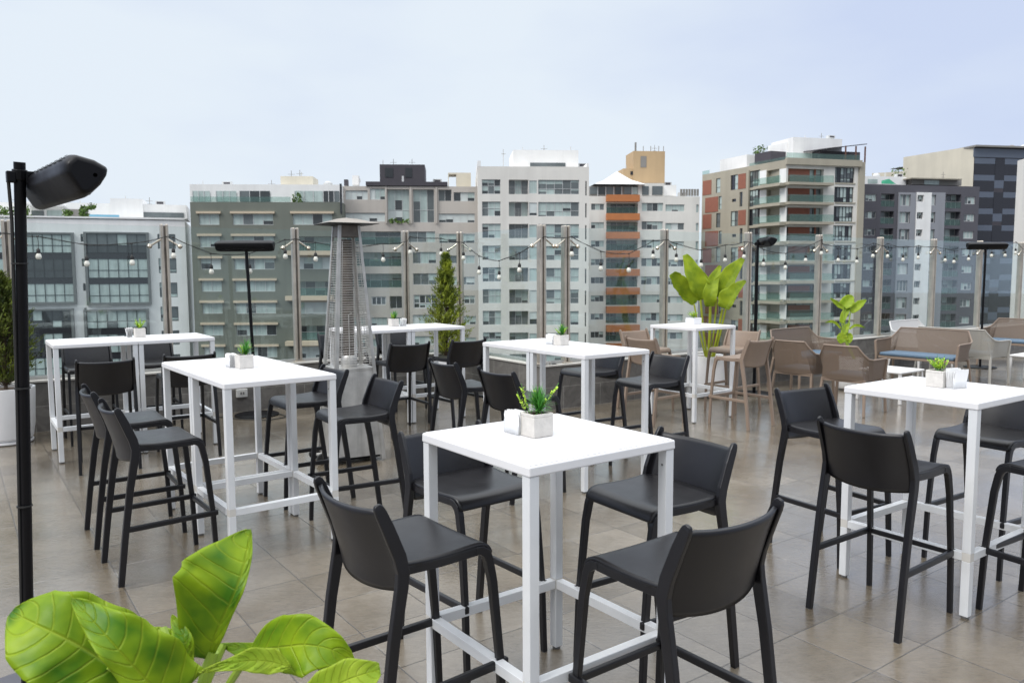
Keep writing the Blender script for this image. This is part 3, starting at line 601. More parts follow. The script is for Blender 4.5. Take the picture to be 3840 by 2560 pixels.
# ================================================================ pyramid patio heater
def pyramid_heater():
    root = empty('pyramid_heater', (-1.455, 6.975, 0), R(30), 'tall steel pyramid patio heater with wire guards and flat hood', 'patio heater')
    def hw(z): return (.48 + (.185 - .48) * z / 2.09) / 2
    b = MB(); z0, z1 = .055, .80
    for k in range(4):
        a = math.pi / 2 * k; ca, sa = math.cos(a), math.sin(a)
        q = [(-hw(z0) + .012, -hw(z0) + .006, z0), (hw(z0) - .012, -hw(z0) + .006, z0), (hw(z1) - .012, -hw(z1) + .006, z1), (-hw(z1) + .012, -hw(z1) + .006, z1)]
        b.quad([(x * ca - y * sa, x * sa + y * ca, z) for x, y, z in q], M['steel2'])
    b.build('cabinet_panels', root, solid=.003)
    t = MB(); t.box(-hw(z1) + .006, hw(z1) - .006, -hw(z1) + .006, hw(z1) - .006, z1, z1 + .03, M['steel2']); t.build('burner_shelf', root, bevel=.003)
    bs = MB(); bs.box(-.2, .2, -.2, .2, .03, .055, M['black']); bs.build('base_plate', root)
    for sx in (-1, 1):
        for sy in (-1, 1):
            m = MB(); r0, r1 = hw(0), hw(2.07); w_ = .022
            P0 = Vector((sx * r0, sy * r0, .01)); P1 = Vector((sx * r1, sy * r1, 2.07))
            m.quad([P0, P0 - Vector((sx * w_ * 1.6, 0, 0)), P1 - Vector((sx * w_, 0, 0)), P1], M['steel2']); m.quad([P0, P1, P1 - Vector((0, sy * w_, 0)), P0 - Vector((0, sy * w_ * 1.6, 0))], M['steel2'])
            m.build('corner_post', root, solid=.004)
    tb = MB(); tb.lathe([(.05, .83), (.05, 1.95)], M['steel_dark'], 16); tb.build('flame_tube', root, smooth=True)
    bn = MB(); bn.lathe([(.07, .83), (.075, .9), (.055, .93)], M['steel2'], 14); bn.build('burner', root, smooth=True)
    hd = MB()
    for sx, sy in ((1, 0), (0, 1), (-1, 0), (0, -1)): 
        a = math.atan2(sy, sx); ca, sa = math.cos(a), math.sin(a); q = [(hw(1.95), -hw(1.95) + .01, 1.97), (hw(1.95), hw(1.95) - .01, 1.97), (hw(2.06), hw(2.06) - .01, 2.07), (hw(2.06), -hw(2.06) + .01, 2.07)]
        hd.quad([((x - .004) * ca - y * sa, (x - .004) * sa + y * ca, z) for x, y, z in q], M['steel_dark'])
    hd.build('collar', root, solid=.002)
    for k in range(4):
        a = math.pi / 2 * k; ca, sa = math.cos(a), math.sin(a); g = MB(); rt = lambda x, y, z: (x * ca - y * sa, x * sa + y * ca, z)
        nW = 52
        for i in range(nW):
            z = .86 + (1.93 - .86) * i / (nW - 1); r = hw(z); jz = rnd.uniform(-.003, .003); g.tube([rt(-r + .018, -r + .002, z + jz), rt(0, -r + .001 + rnd.uniform(-.003, .002), z + rnd.uniform(-.002, .002)), rt(r - .018, -r + .002, z)], .0021, M['steel2'], 4, cap=False)
        for f in (-.75, .75): g.tube([rt(f * (hw(.86) - .01), -hw(.86) - .001, .86), rt(f * (hw(1.93) - .01), -hw(1.93) - .001, 1.93)], .0028, M['steel2'], 4)
        for f in (-.3, .25): g.tube([rt(f * hw(.86), -hw(.86) - .003, .86), rt(f * hw(1.3), -hw(1.3) - .003, 1.3), rt(f * hw(1.3) + .03, -hw(1.3) - .003, 1.31)], .003, M['steel2'], 4)
        g.build('wire_guard', root)
    h = MB(); s0 = .225
    P = [(-s0, -s0), (0, -s0 * 1.04), (s0, -s0), (s0 * 1.04, 0), (s0, s0), (0, s0 * 1.04), (-s0, s0), (-s0 * 1.04, 0)]
    for i in range(8):
        a, c = P[i], P[(i + 1) % 8]; h.quad([(a[0], a[1], 2.085), (c[0], c[1], 2.085), (c[0] * .35, c[1] * .35, 2.128), (a[0] * .35, a[1] * .35, 2.128)], M['hood']); h.quad([(a[0] * .35, a[1] * .35, 2.128), (c[0] * .35, c[1] * .35, 2.128), (0, 0, 2.14)], M['hood'])
        h.quad([(a[0], a[1], 2.081), (0, 0, 2.058), (c[0], c[1], 2.081)], M['black_dull']); h.quad([(a[0], a[1], 2.081), (c[0], c[1], 2.081), (c[0], c[1], 2.085), (a[0], a[1], 2.085)], M['black_dull'])
    h.build('hood', root)
    for sy in (-.12, .12):
        wl = MB(); wl.tube([(-.3, sy - .015, .05), (-.3, sy + .015, .05)], .048, M['black_dull'], 18); wo = wl.build('wheel', root, bevel=.006)
    wb = MB(); wb.box(-.3, -.22, -.09, .09, .045, .06, M['steel2']); wb.build('wheel_bracket', root)
    return root
pyramid_heater()

# ================================================================ electric heaters on poles
def heater(loc, rz, label, ztop=2.03, tilt=(0, 0), flip=1, base=True, group='black electric heaters on poles', length=.67, zb=0, off=.08, hz=-.06, head=None):
    """local: head long axis = local Y, radiating face turned to +X and down"""
    root = empty('pole_heater', loc, rz, label, 'heater', group)
    top = Vector((tilt[0], tilt[1], ztop))
    p = MB(); p.tube([(0, 0, zb), tuple(top)], .0185, M['black'], 14); pl = p.build('pole', root, smooth=True)
    c = MB(); d = top.normalized()
    c.tube([top * .985 - d * .03, top * .985 + d * .006], .024, M['black'], 14); c.box(top.x - .042, top.x - .015, top.y - .013, top.y + .013, ztop - .072, ztop - .033, M['black']); c.box(top.x + .015, top.x + .075, top.y - .012, top.y + .012, ztop - .075, ztop - .03, M['black']); c.build('clamp', root, bevel=.003)
    bo = MB(); bo.tube([(top.x + .055, top.y - .018, ztop - .052), (top.x + .055, top.y + .018, ztop - .052)], .009, M['knob'], 10); bo.build('clamp_bolt', root, smooth=True)
    a = MB(); hc = Vector(head) if head else Vector((top.x + off + .065, top.y, ztop + hz)); a.tube([(top.x + .06, top.y, ztop - .055), tuple(hc + Vector((-.05, 0, .02)))], .009, M['steel_dark'], 8); a.build('arm', root)
    sec = [(-.030, .066), (.030, .052), (.070, .030), (.064, .005), (.045, -.026), (.020, -.052), (0, -.066), (-.022, -.062), (-.062, .006), (-.058, .040)]
    h = MB(); L2 = length / 2; rings = []
    for yy, k in ((-L2, .80), (-L2 + .02, .93), (-L2 + .06, 1), (0, 1), (L2 - .06, 1), (L2 - .02, .93), (L2, .80)):
        rings.append([(hc.x + x * k, hc.y + yy * (1), hc.z + z * k) for x, z in sec])
    b = len(h.v); n = len(sec)
    for r_ in rings: h.v += r_
    for i in range(len(rings) - 1):
        for k in range(n): h.f.append((b + i * n + k, b + i * n + (k + 1) % n, b + (i + 1) * n + (k + 1) % n, b + (i + 1) * n + k)); h.m.append(h.mi(M['black'])); h.uv.append(None)
    h.f.append(tuple(range(b, b + n))); h.m.append(0); h.uv.append(None); e_ = b + (len(rings) - 1) * n; h.f.append(tuple(range(e_ + n - 1, e_ - 1, -1))); h.m.append(0); h.uv.append(None)
    hd = h.build('heater_head', root, smooth=True, bevel=.009, seg=3)
    eh = MB(); eh.tube([(hc.x + .024, hc.y - L2 - .0012, hc.z + .002), (hc.x + .024, hc.y - L2 + .004, hc.z + .002)], .006, M['hole'], 10); eh.build('screw_hole', hd)
    # vent slots: thin dark strips proud of the upper rear face
    v = MB(); x0, z0, x1, z1 = -.058, .040, -.030, .066
    for rw in range(3):
        f = .2 + .3 * rw; cx, cz = hc.x + x0 + (x1 - x0) * f, hc.z + z0 + (z1 - z0) * f
        for q in range(9):
            yy = hc.y - L2 + .08 + q * (length - .16) / 8; v.quad([(cx - .0018 - .0012, yy - .022, cz - .0022 + .0012), (cx - .0022 - .0012, yy + .022, cz - .0022 + .0012), (cx + .0022 - .0012, yy + .022, cz + .0022 + .0012), (cx + .0022 - .0012, yy - .022, cz + .0022 + .0012)], M['hole'])
    v.build('vent_slots', hd)
    fr = MB(); nx, nz_ = .80, -.60
    fr.quad([(hc.x + .064, hc.y - L2 + .06, hc.z + .0065), (hc.x + .064, hc.y + L2 - .06, hc.z + .0065), (hc.x + .0215, hc.y + L2 - .06, hc.z - .0525), (hc.x + .0215, hc.y - L2 + .06, hc.z - .0525)], M['glossblack']); fr.build('heater_glass', hd)
    w_ = MB(); w_.tube([(top.x * .97 - .034, top.y * .97, ztop - .07), (top.x * .9 - .026, top.y * .9, ztop * .9), (top.x * .6 - .022, top.y * .6, ztop * .6), (top.x * .3 - .022, top.y * .3, ztop * .3), (-.022, .0, zb + .02)], .006, M['cable'], 6); w_.build('cable', root, smooth=True)
    for z in (.35, .8, 1.25, 1.7):
        t = MB(); q = top * (z / ztop); t.lathe([(.027, z - .0025), (.027, z + .0025)], M['black_dull'], 12, (q.x - .005, q.y)); t.build('cable_tie', root)
    if base: s = MB(); s.lathe([(.25, zb + .001), (.25, zb + .012), (.245, zb + .015), (.03, zb + .016)], M['base_sky_grey'] if base == 2 else M['black'], 40); s.build('base', root, smooth=True)
    return root
M['hole'] = material('dark_hole', (.001, .001, .001), .9, spec=0)
M['glossblack'] = material('heater_glass', (.006, .006, .007), .12)
M['base_sky_grey'] = material('base_sky_grey', (.085, .085, .10), .55, var=.05, vscale=3)  # near heater base: sky reflection painted into its grey-blue colour
HZ = 41
nb = at_z(112, 2620, 0); nt_ = at(73, 608, 2.72); hp = at(226, 694, 2.62); rot = Matrix.Rotation(R(-HZ), 4, 'Z'); tl_ = rot @ (nt_ - nb); hl_ = rot @ (hp - nb)
heater(nb, R(HZ), 'big black electric heater on a pole nearest the camera at the left edge', ztop=nt_.z, tilt=(tl_.x, tl_.y), base=2, head=tuple(hl_), length=.70)
heater((-3.0, 9.126, 0), R(-90), 'flat headed black electric heater facing the camera, left of the pyramid heater', ztop=2.0, tilt=(0, -.062), base=1, off=-.03, hz=-.03)
heater((3.28, 10.55, 0), R(-5), 'black electric heater on a pole right of the paddle leaf plant, head seen endwise', ztop=2.07, base=1, off=.05, hz=-.03)
heater((8.0, 13.35, 0), R(-90), 'flat headed black electric heater at the far right behind the lounge chairs', ztop=2.07, base=1, off=-.03, hz=-.01)

# ================================================================ string lights
def string_lights():
    root = empty('string_lights', (0, 0, 0), 0, 'black string light cable with milky bulbs hung between the glass rail posts', 'string lights')
    SAg = SA - .02; SCg = SC - .02
    def hit(px, py, s):
        d = ray(px, py); den = d.dot(SS); k = s / den; p = Vector((0, 0, CAMH)) + d * k; return p
    def hitB(px, py):
        d = ray(px, py); k = (TB - .1) / d.dot(TT); return Vector((0, 0, CAMH)) + d * k
    A = [(-40, 950), (145, 961), (326, 988), (496, 984), (651, 958), (793, 1018), (937, 1016), (1070, 961), (1184, 971), (1300, 990), (1437, 973), (1538, 945), (1654, 951)]
    Bs = [(1738, 967), (1797, 1020), (1872, 1039), (1948, 1012)]
    C_ = [(2144, 952), (2253, 1006), (2358, 1012), (2449, 961), (2536, 973), (2629, 994), (2719, 975), (2790, 962), (2863, 990), (2945, 1002), (3021, 975), (3080, 949), (3143, 975), (3213, 981), (3273, 959), (3328, 960), (3386, 973), (3443, 965), (3544, 975), (3577, 981), (3632, 971), (3718, 958), (3769, 957), (3808, 947)]
    bulbs = [hit(x, y, SAg) for x, y in A] + [hitB(x, y) for x, y in Bs] + [hit(x, y, SCg) for x, y in C_]
    knots = [b + Vector((0, 0, .205)) for b in bulbs]
    hooks = [W(t, s - .06, 2.07) for t, s in posts[:15]]
    ordr = []
    for p in knots + hooks:
        ordr.append(p)
    # order along the path: A by t, B by -s, C by t
    def key(p):
        t, s = p.dot(TT), p.dot(SS)
        if s > SA - .3: return t
        if t < TB + .2: return 100 + (20 - s)
        return 200 + t
    ordr.sort(key=key)
    c = MB(); c2 = MB(); path = []
    for i in range(len(ordr) - 1):
        a, b = ordr[i], ordr[i + 1]; n = 6; sg = .018 * (b - a).length
        for k in range(n):
            f = k / n; path.append(a.lerp(b, f) - Vector((0, 0, 4 * sg * f * (1 - f))))
    path.append(ordr[-1])
    c.tube(path, .0034, M['cable'], 5); c.tube([p + Vector((.004, -.004, .010 * math.sin(i * .7))) for i, p in enumerate(path)], .0026, M['cable'], 5)
    c.build('cable', root, smooth=True)
    for b, k in zip(bulbs, knots):
        m = MB(); m.lathe([(.004, -.034), (.017, -.031), (.0265, -.020), (.029, -.006), (.0255, .011), (.018, .025), (.0155, .033)], M['bulb'], 14); o = m.build('bulb', root, smooth=True); o.location = b
        s = MB(); s.lathe([(.018, .031), (.0195, .036), (.0195, .066), (.014, .073), (.0065, .083)], M['black_dull'], 12); s.tube([(0, 0, .08), (.004, 0, .14), (0, 0, .205)], .0032, M['cable'], 5); s.tube([(-.012, 0, .205), (.012, 0, .205)], .0085, M['cable'], 6); s.build('socket', o, smooth=True)
string_lights()

# ================================================================ leaves
def blade(mid, wl, wr, mat, name, parent, fold=.35, wave=.0, thick=.0018, nv=None, seed=1, ragged=0, nu=8):
    """leaf: midrib through (px,py,depth) points, half widths in px at the stations, edges lifted towards the viewer by fold"""
    rn = random.Random(seed); P = [at(*p) for p in mid]; nS = len(P); nv = nv or 22
    def interp(arr, f):
        x = f * (len(arr) - 1); i = min(int(x), len(arr) - 2); t = x - i
        p0, p1, p2, p3 = arr[max(i - 1, 0)], arr[i], arr[i + 1], arr[min(i + 2, len(arr) - 1)]
        return p1 * (1 - t) + p2 * t if not isinstance(p1, Vector) else .5 * ((2 * p1) + (p2 - p0) * t + (2 * p0 - 5 * p1 + 4 * p2 - p3) * t * t + (3 * p1 - p0 - 3 * p2 + p3) * t ** 3)
    deps = [p[2] for p in mid]; rows = []; uvs = []; ph = rn.uniform(0, 6)
    cw = Vector((0, 0, CAMH))
    for i in range(nv + 1):
        f = i / nv; c = interp(P, f); d = (interp(P, min(1, f + .02)) - interp(P, max(0, f - .02))).normalized(); view = (c - cw).normalized()
        side = d.cross(view).normalized(); dep = interp(deps, f); row = []; ur = []
        a, b = interp(wr, f) * dep / F_PX * (1 + (.035 * math.sin(f * 23 + ph) if wave else 0)), interp(wl, f) * dep / F_PX * (1 + (.035 * math.sin(f * 19 + ph * 2) if wave else 0))
        if ragged and .1 < f < .95:
            a *= 1 + rn.uniform(-ragged, ragged * .4); b *= 1 + rn.uniform(-ragged, ragged * .4)
        for j in range(-nu, nu + 1):
            u = j / nu; ww = a if u < 0 else b; off = side * (u * ww)
            lift = -view * (abs(u) ** 1.3 * ww * fold) + (-view * (wave * math.sin(f * 21 + ph + (2 if u > 0 else 0)) * abs(u) ** 2) if wave else Vector())
            qz = -view * (.0022 * math.sin(f * 44 - abs(u) * 9)) * (abs(u) * (1 - abs(u)) * 4) * min(1.6, dep / 1.5)
            row.append(c + off + lift + qz); ur.append((u, f))
        rows.append(row); uvs.append(ur)
    m = MB(); m.grid(rows, mat, uvs); return m.build(name, parent, smooth=True, solid=thick, recalc=False)
def stem(path, r, mat, parent, name='leaf_stem'):
    m = MB(); m.tube([at(*p) for p in path], r, mat, 8); return m.build(name, parent, smooth=True)

# foreground big-leaf plant
fgp = at(760, 2980, 1.55)
fg = empty('big_leaf_plant', (fgp.x, fgp.y, 0), 0, 'bright green broad leaved plant in the bottom left foreground', 'plant')
inv = Matrix.Translation((-fgp.x, -fgp.y, 0))
def under(root):                                 # parts were built in world space: bring them under the thing's own origin
    for c in children(root): c.location = -root.location
blade([(565, 2592, 1.46), (470, 2530, 1.44), (380, 2472, 1.42), (290, 2415, 1.40), (205, 2372, 1.39), (120, 2332, 1.40), (45, 2292, 1.44)], [50, 130, 178, 190, 180, 135, 22], [90, 185, 182, 178, 162, 130, 20], M['leaf'], 'leaf', fg, .10, .008, seed=2, nv=30)
blade([(640, 2640, 1.36), (540, 2540, 1.33), (430, 2420, 1.31), (335, 2310, 1.33), (268, 2242, 1.36)], [70, 70, 60, 40, 2], [150, 165, 130, 55, 2], M['leaf'], 'leaf', fg, .26, .008, seed=4)
blade([(780, 2470, 1.55), (812, 2370, 1.53), (872, 2245, 1.52), (908, 2150, 1.54), (928, 2060, 1.57), (938, 1984, 1.60)], [60, 150, 222, 215, 150, 14], [16, 30, 26, 24, 18, 3], M['leaf'], 'leaf', fg, .35, .004, seed=5)
blade([(940, 2438, 1.52), (985, 2432, 1.50), (1060, 2424, 1.47), (1150, 2416, 1.45), (1245, 2434, 1.44), (1328, 2484, 1.46)], [4, 74, 118, 104, 62, 4], [4, 40, 95, 112, 66, 4], M['leaf'], 'leaf', fg, .12, .004, seed=8)
blade([(1010, 2450, 1.50), (960, 2440, 1.52), (905, 2428, 1.55), (828, 2414, 1.60)], [60, 60, 34, 3], [50, 30, 20, 3], M['leaf'], 'leaf', fg, .2, .003, seed=9)
blade([(1090, 2500, 1.43), (1020, 2480, 1.42), (940, 2475, 1.40), (850, 2490, 1.38), (744, 2520, 1.37)], [4, 48, 40, 22, 3], [4, 48, 44, 18, 3], M['leaf3'], 'leaf', fg, .15, .003, seed=12)
blade([(1130, 2640, 1.30), (1220, 2590, 1.29), (1320, 2540, 1.29), (1425, 2508, 1.31)], [40, 75, 72, 22], [60, 90, 100, 20], M['leaf3'], 'leaf', fg, .2, .003, seed=14)
blade([(690, 2545, 1.50), (700, 2470, 1.49), (690, 2390, 1.49), (646, 2304, 1.52)], [30, 50, 46, 4], [16, 26, 30, 3], M['leaf'], 'leaf', fg, .3, .002, seed=16)
blade([(640, 2440, 1.60), (600, 2400, 1.62), (560, 2390, 1.64), (520, 2400, 1.66)], [30, 40, 30, 3], [40, 50, 34, 3], M['leaf'], 'leaf', fg, .3, .003, seed=18)
blade([(600, 2352, 1.62), (585, 2400, 1.6), (600, 2450, 1.6), (640, 2490, 1.6)], [8, 36, 34, 3], [8, 30, 30, 3], M['leaf3'], 'leaf', fg, .3, .003, seed=19)
for pth, r in (([(412, 2492, 1.42), (560, 2580, 1.45), (690, 2700, 1.5), (760, 2980, 1.55)], .009), ([(800, 2440, 1.55), (770, 2520, 1.55), (740, 2640, 1.55), (755, 2980, 1.55)], .011),
               ([(1000, 2450, 1.5), (900, 2500, 1.52), (810, 2640, 1.55), (765, 2980, 1.56)], .008), ([(610, 2355, 1.6), (640, 2440, 1.58), (690, 2580, 1.56), (750, 2980, 1.55)], .009), ([(690, 2545, 1.5), (720, 2660, 1.52), (750, 2980, 1.54)], .012),
               ([(838, 2415, 1.58), (800, 2500, 1.56), (750, 2620, 1.55), (752, 2980, 1.55)], .008), ([(1130, 2640, 1.3), (960, 2760, 1.4), (775, 2980, 1.52)], .008)):
    stem(pth, r, M['stem'], fg)
m = MB(); m.lathe([(.14, .0), (.17, .02), (.19, .45), (.18, .47), (.165, .46), (.165, .42), (.02, .42)], M['planter'], 28, (fgp.x, fgp.y)); m.build('planter', fg, smooth=True)
m = MB(); m.lathe([(.16, .421), (.02, .43)], M['soil'], 20, (fgp.x, fgp.y)); m.build('soil', fg)
m = MB(); m.tube([(fgp.x, fgp.y, .42), at(755, 2960, 1.55)], .02, M['stem'], 8); m.build('trunk', fg, smooth=True)
under(fg)

def planter(name, root, r, h, sq=None, saucer=False):
    m = MB(); m.lathe([(r * .72, .03), (r * .86, .06), (r * .94, .2), (r, h - .03), (r, h), (r * .9, h), (r * .9, h - .03), (.02, h - .03)], M['planter'], 32, (0, 0), sq); m.build('planter', root, smooth=True)
    s = MB(); s.lathe([(r * .89, h - .028), (.01, h - .02)], M['soil'], 20, (0, 0), sq); s.build('soil', root)
    if saucer: s = MB(); s.lathe([(r * .8, .001), (r * .86, .012), (r * .86, .03), (r * .8, .031)], M['planter'], 28, (0, 0), sq); s.build('saucer', root, smooth=True)

# paddle-leaf plant (right)
pp = (2.60, 10.32); pl = empty('paddle_leaf_plant', (*pp, 0), 0, 'tall plant with yellow green paddle leaves in a white planter behind the small back table', 'plant')
k = 2.735; q = lambda x, y, d: (2440 + x / k, 930 + y / k, d)
D = 10.0
blade([q(445, 575, D), q(385, 500, D), q(300, 380, D - .05), q(215, 262, D - .1)], [7.3, 22.0, 24.4, 11.0], [12.2, 41.5, 41.5, 14.6], M['leaf2'], 'leaf', pl, .25, .01, seed=31, ragged=.12)
blade([q(512, 535, D - .1), q(470, 400, D - .15), q(415, 240, D - .15), q(350, 68, D - .1)], [9.8, 24.4, 24.4, 7.3], [26.8, 51.2, 36.6, 9.8], M['leaf2'], 'leaf', pl, .25, .01, seed=32)
blade([q(612, 600, D - .2), q(612, 480, D - .25), q(650, 320, D - .2), q(716, 180, D - .15)], [17.1, 29.3, 22.0, 4.9], [14.6, 26.8, 19.5, 4.9], M['leaf2'], 'leaf', pl, .3, .01, seed=33)
blade([q(705, 510, D - .15), q(760, 400, D - .2), q(850, 260, D - .2), q(955, 112, D - .15)], [26.8, 46.4, 39.0, 9.8], [24.4, 29.3, 17.1, 4.9], M['leaf2'], 'leaf', pl, .22, .01, seed=34)
blade([q(770, 625, D - .3), q(810, 530, D - .32), q(880, 430, D - .3), q(975, 335, D - .25)], [26.8, 46.4, 31.7, 3.7], [12.2, 19.5, 14.6, 3.7], M['leaf2'], 'leaf', pl, .2, .01, seed=35, ragged=.1)
blade([q(560, 520, D + .15), q(570, 400, D + .15), q(545, 300, D + .15), q(510, 225, D + .15)], [9.8, 14.6, 12.2, 2.4], [12.2, 19.5, 14.6, 2.4], M['leaf2'], 'leaf', pl, .3, .005, seed=36)
for a, b, r in (((445, 575), (560, 1110), .010), ((512, 535), (575, 1115), .014), ((612, 600), (590, 1118), .018), ((680, 515), (612, 1115), .011), ((735, 625), (632, 1112), .014), ((770, 625), (650, 1110), .013)):
    mid_ = (a[0] * .45 + b[0] * .55 + (6 if a[0] > 600 else -6), a[1] * .45 + b[1] * .55); stem([q(*a, D - .15), q(*mid_, D - .05), q(*b, D + .1)], r, M['stem2'], pl)
under(pl)
planter('planter', pl, .2, .555, 5)

# young leafy plant behind lounge chairs
vp = (4.68, 10.9); vl = empty('leafy_plant', (*vp, 0), 0, 'small fresh green leafy plant standing behind the taupe lounge chairs', 'plant')
D = 10.75
for mid_, a, b, s in (([(1975, 600), (2010, 560), (2040, 520), (2075, 492)], [20, 24, 20, 4], [14, 24, 26, 4], 41), ([(2050, 655), (2100, 610), (2150, 570), (2212, 530)], [8, 16, 14, 2], [8, 16, 14, 2], 42),
                      ([(1995, 625), (1940, 590), (1890, 550), (1843, 515)], [6, 9, 7, 2], [5, 9, 7, 2], 43), ([(1960, 770), (1985, 700), (2015, 640), (2040, 595)], [8, 15, 14, 2], [6, 10, 10, 2], 44),
                      ([(1975, 900), (1990, 850), (2010, 810), (2045, 765)], [8, 13, 12, 2], [6, 12, 10, 2], 45), ([(1990, 965), (1975, 930), (1965, 895), (1960, 865)], [16, 22, 20, 5], [14, 16, 14, 5], 46), ([(2010, 965), (2025, 930), (2035, 900), (2035, 870)], [14, 18, 16, 5], [12, 16, 14, 5], 47),
                      ([(1955, 830), (1900, 770), (1850, 752), (1790, 765)], [3, 5, 5, 1], [3, 5, 5, 1], 48), ([(2040, 830), (2090, 795), (2140, 795), (2197, 815)], [3, 5, 5, 1], [3, 5, 5, 1], 49)):
    blade([q(x, y, D) for x, y in mid_], a, b, M['leaf3'], 'leaf', vl, .3, .006, seed=s, nv=12, nu=4)
for a, b in (((1975, 600), (1990, 960)), ((2050, 655), (2005, 960)), ((1995, 625), (1985, 960)), ((1960, 770), (1995, 965))):
    stem([q(*a, D), q((a[0] + b[0]) / 2, (a[1] + b[1]) / 2, D), q(*b, D)], .009, M['leaf3'] if False else M['stem'], vl)
stem([q(1995, 940, D), (4.68 and 1920 + 4.68 / D * F_PX, 1345, D + .05), (1920 + 4.68 / D * F_PX, 1400, D + .1)], .02, M['stem'], vl)
under(vl)
planter('planter', vl, .2, .45)

# conifers
def conifer(x, y, h0, h1, rmax, n, label, seed, rpl=.2, hpl=.55, sq=None, zmax=.35, cm='conifer'):
    rn = random.Random(seed); root = empty('conifer', (x, y, 0), 0, label, 'conifer', 'conifers in white planters'); m = MB(); t = MB()
    t.tube([(0, 0, h0 - .05), (.01, 0, (h0 + h1) / 2), (0, 0, h1 - .08)], [.018, .012, .003], M['trunk'], 7); t.build('trunk', root, smooth=True)
    br = MB()
    nb_ = int(n / 30)
    for i in range(nb_):
        f = rn.random() ** .8; z = h0 + (h1 - h0) * f; prof = (1 - f) ** .85 * (min(1, (f + .12) / zmax)) ** .6 * 1.12 + .05
        th = rn.uniform(0, 6.283); R_ = rmax * prof * rn.choice((rn.uniform(.5, .9), rn.uniform(.85, 1.3))); el = rn.uniform(.5, 1.15)
        d = Vector((math.cos(th), math.sin(th), math.tan(el) * .8)).normalized(); ln = R_ / max(.2, math.hypot(d.x, d.y))
        ln = min(ln, (h1 - h0) * .35); b = Vector((0, 0, max(h0, z - ln * d.z * .55)))
        br.tube([b, b + d * ln * .9], [.004, .0015], M['trunk'], 3, cap=False)
        for k_ in range(30):
            s = .25 + .8 * rn.random(); c = b + d * ln * s + Vector((rn.gauss(0, .012), rn.gauss(0, .012), rn.gauss(0, .012)))
            dd = (d + Vector((rn.gauss(0, .45), rn.gauss(0, .45), rn.gauss(.25, .35)))).normalized(); sd_ = dd.cross(Vector((rn.random(), rn.random(), rn.random()))).normalized(); l2 = rn.uniform(.022, .05); w_ = rn.uniform(.003, .0065)
            m.quad([c - sd_ * w_, c + sd_ * w_, c + dd * l2 * .6 + sd_ * w_ * .8, c + dd * l2, c + dd * l2 * .6 - sd_ * w_ * .8], M[cm])
    m.build('crown', root); br.build('branches', root)
    planter('planter', root, rpl, hpl, sq, True)
    return root
conifer(-.86, 10.28, .56, 1.88, .29, 13500, 'narrow yellow green conifer in a white planter in the far corner', 3, .17, .54)
conifer(-4.99, 7.68, .56, 1.66, .37, 16000, 'dense dark green conifer in a big white planter at the left edge', 5, .25, .55, None, .5, 'conifer_dark')

# ================================================================ lounge furniture
def make_net_seat(Wd, netm, solidm, cushion):
    root = empty('lounge'); h = Wd / 2; D0, D1 = -.25, .27
    def bp(u, v):    # back: u -1..1, v 0 seat .. 1 top
        z = .40 + .40 * v; hw = (h - .05) * (1 - v) + (h - .105) * v; y = -.20 - .085 * v - .03 * (1 - u * u)
        return (u * hw, y, z)
    rows = [[bp(-1 + 2 * j / 10, i / 8) for j in range(11)] for i in range(9)]; uvs = [[(p[0], p[2]) for p in r] for r in rows]
    m = MB(); m.grid(rows, netm, uvs); m.build('back_net', root, solid=.004, recalc=False)
    rows = [[((-1 + 2 * j / 8) * (h - .05), -.2 + .45 * i / 6 - (.02 if i == 0 else 0), .405 - .012 * math.sin(math.pi * i / 6)) for j in range(9)] for i in range(7)]
    m = MB(); m.grid(rows, netm, [[(p[0], p[1]) for p in r] for r in rows]); m.build('seat_net', root, solid=.005, recalc=False)
    for sx in (-1, 1):
        top = [(h - .105, -.285, .80), (h - .085, -.27, .765), (h - .045, -.23, .70), (h - .012, -.19, .655), (h, -.10, .640), (h, .08, .637), (h, .22, .636), (h - .003, .255, .63)]
        bot = [(h - .05, -.2, .40), (h - .05, -.18, .40), (h - .048, -.15, .40), (h - .045, -.1, .40), (h - .04, 0, .40), (h - .035, .1, .40), (h - .03, .2, .40), (h - .03, .25, .40)]
        rows = [[tuple(Vector((sx * a[0], a[1], a[2])).lerp(Vector((sx * b[0], b[1], b[2])), k_ / 4)) for k_ in range(5)] for a, b in zip(top, bot)]
        m = MB(); m.grid(rows, netm, [[(p[1], p[2]) for p in r] for r in rows]); m.build('arm_net', root, solid=.004, recalc=False)
        m = MB(); m.tube([(sx * a[0], a[1], a[2]) for a in top], .011, solidm, 7); m.build('arm_rim', root, smooth=True)
        m = MB(); m.bar([(sx * h, .262, .632), (sx * (h - .02), .262, .40), (sx * (h + .0), .275, 0)], .03, [.03, .034, .026], solidm); m.build('front_leg', root, bevel=.006)
        m = MB(); m.bar([(sx * (h - .055), -.19, .41), (sx * (h - .02), -.255, 0)], .03, [.034, .026], solidm); m.build('rear_leg', root, bevel=.006)
    m = MB(); m.tube([bp(-1 + 2 * j / 10, 1) for j in range(11)], .010, solidm, 7); m.build('top_rim', root, smooth=True)
    m = MB(); m.box(-h + .05, h - .05, .24, .262, .375, .41, solidm); m.box(-h + .05, h - .05, -.215, -.195, .375, .41, solidm); m.build('seat_frame', root, bevel=.005)
    if cushion:
        m = MB(); n_ = 1 if Wd < .8 else 2
        m.box(-h + .06, h - .06, -.19, .262, .414, .462, M['cushion']); m.build('cushion', root, bevel=.02, seg=3)
    return root
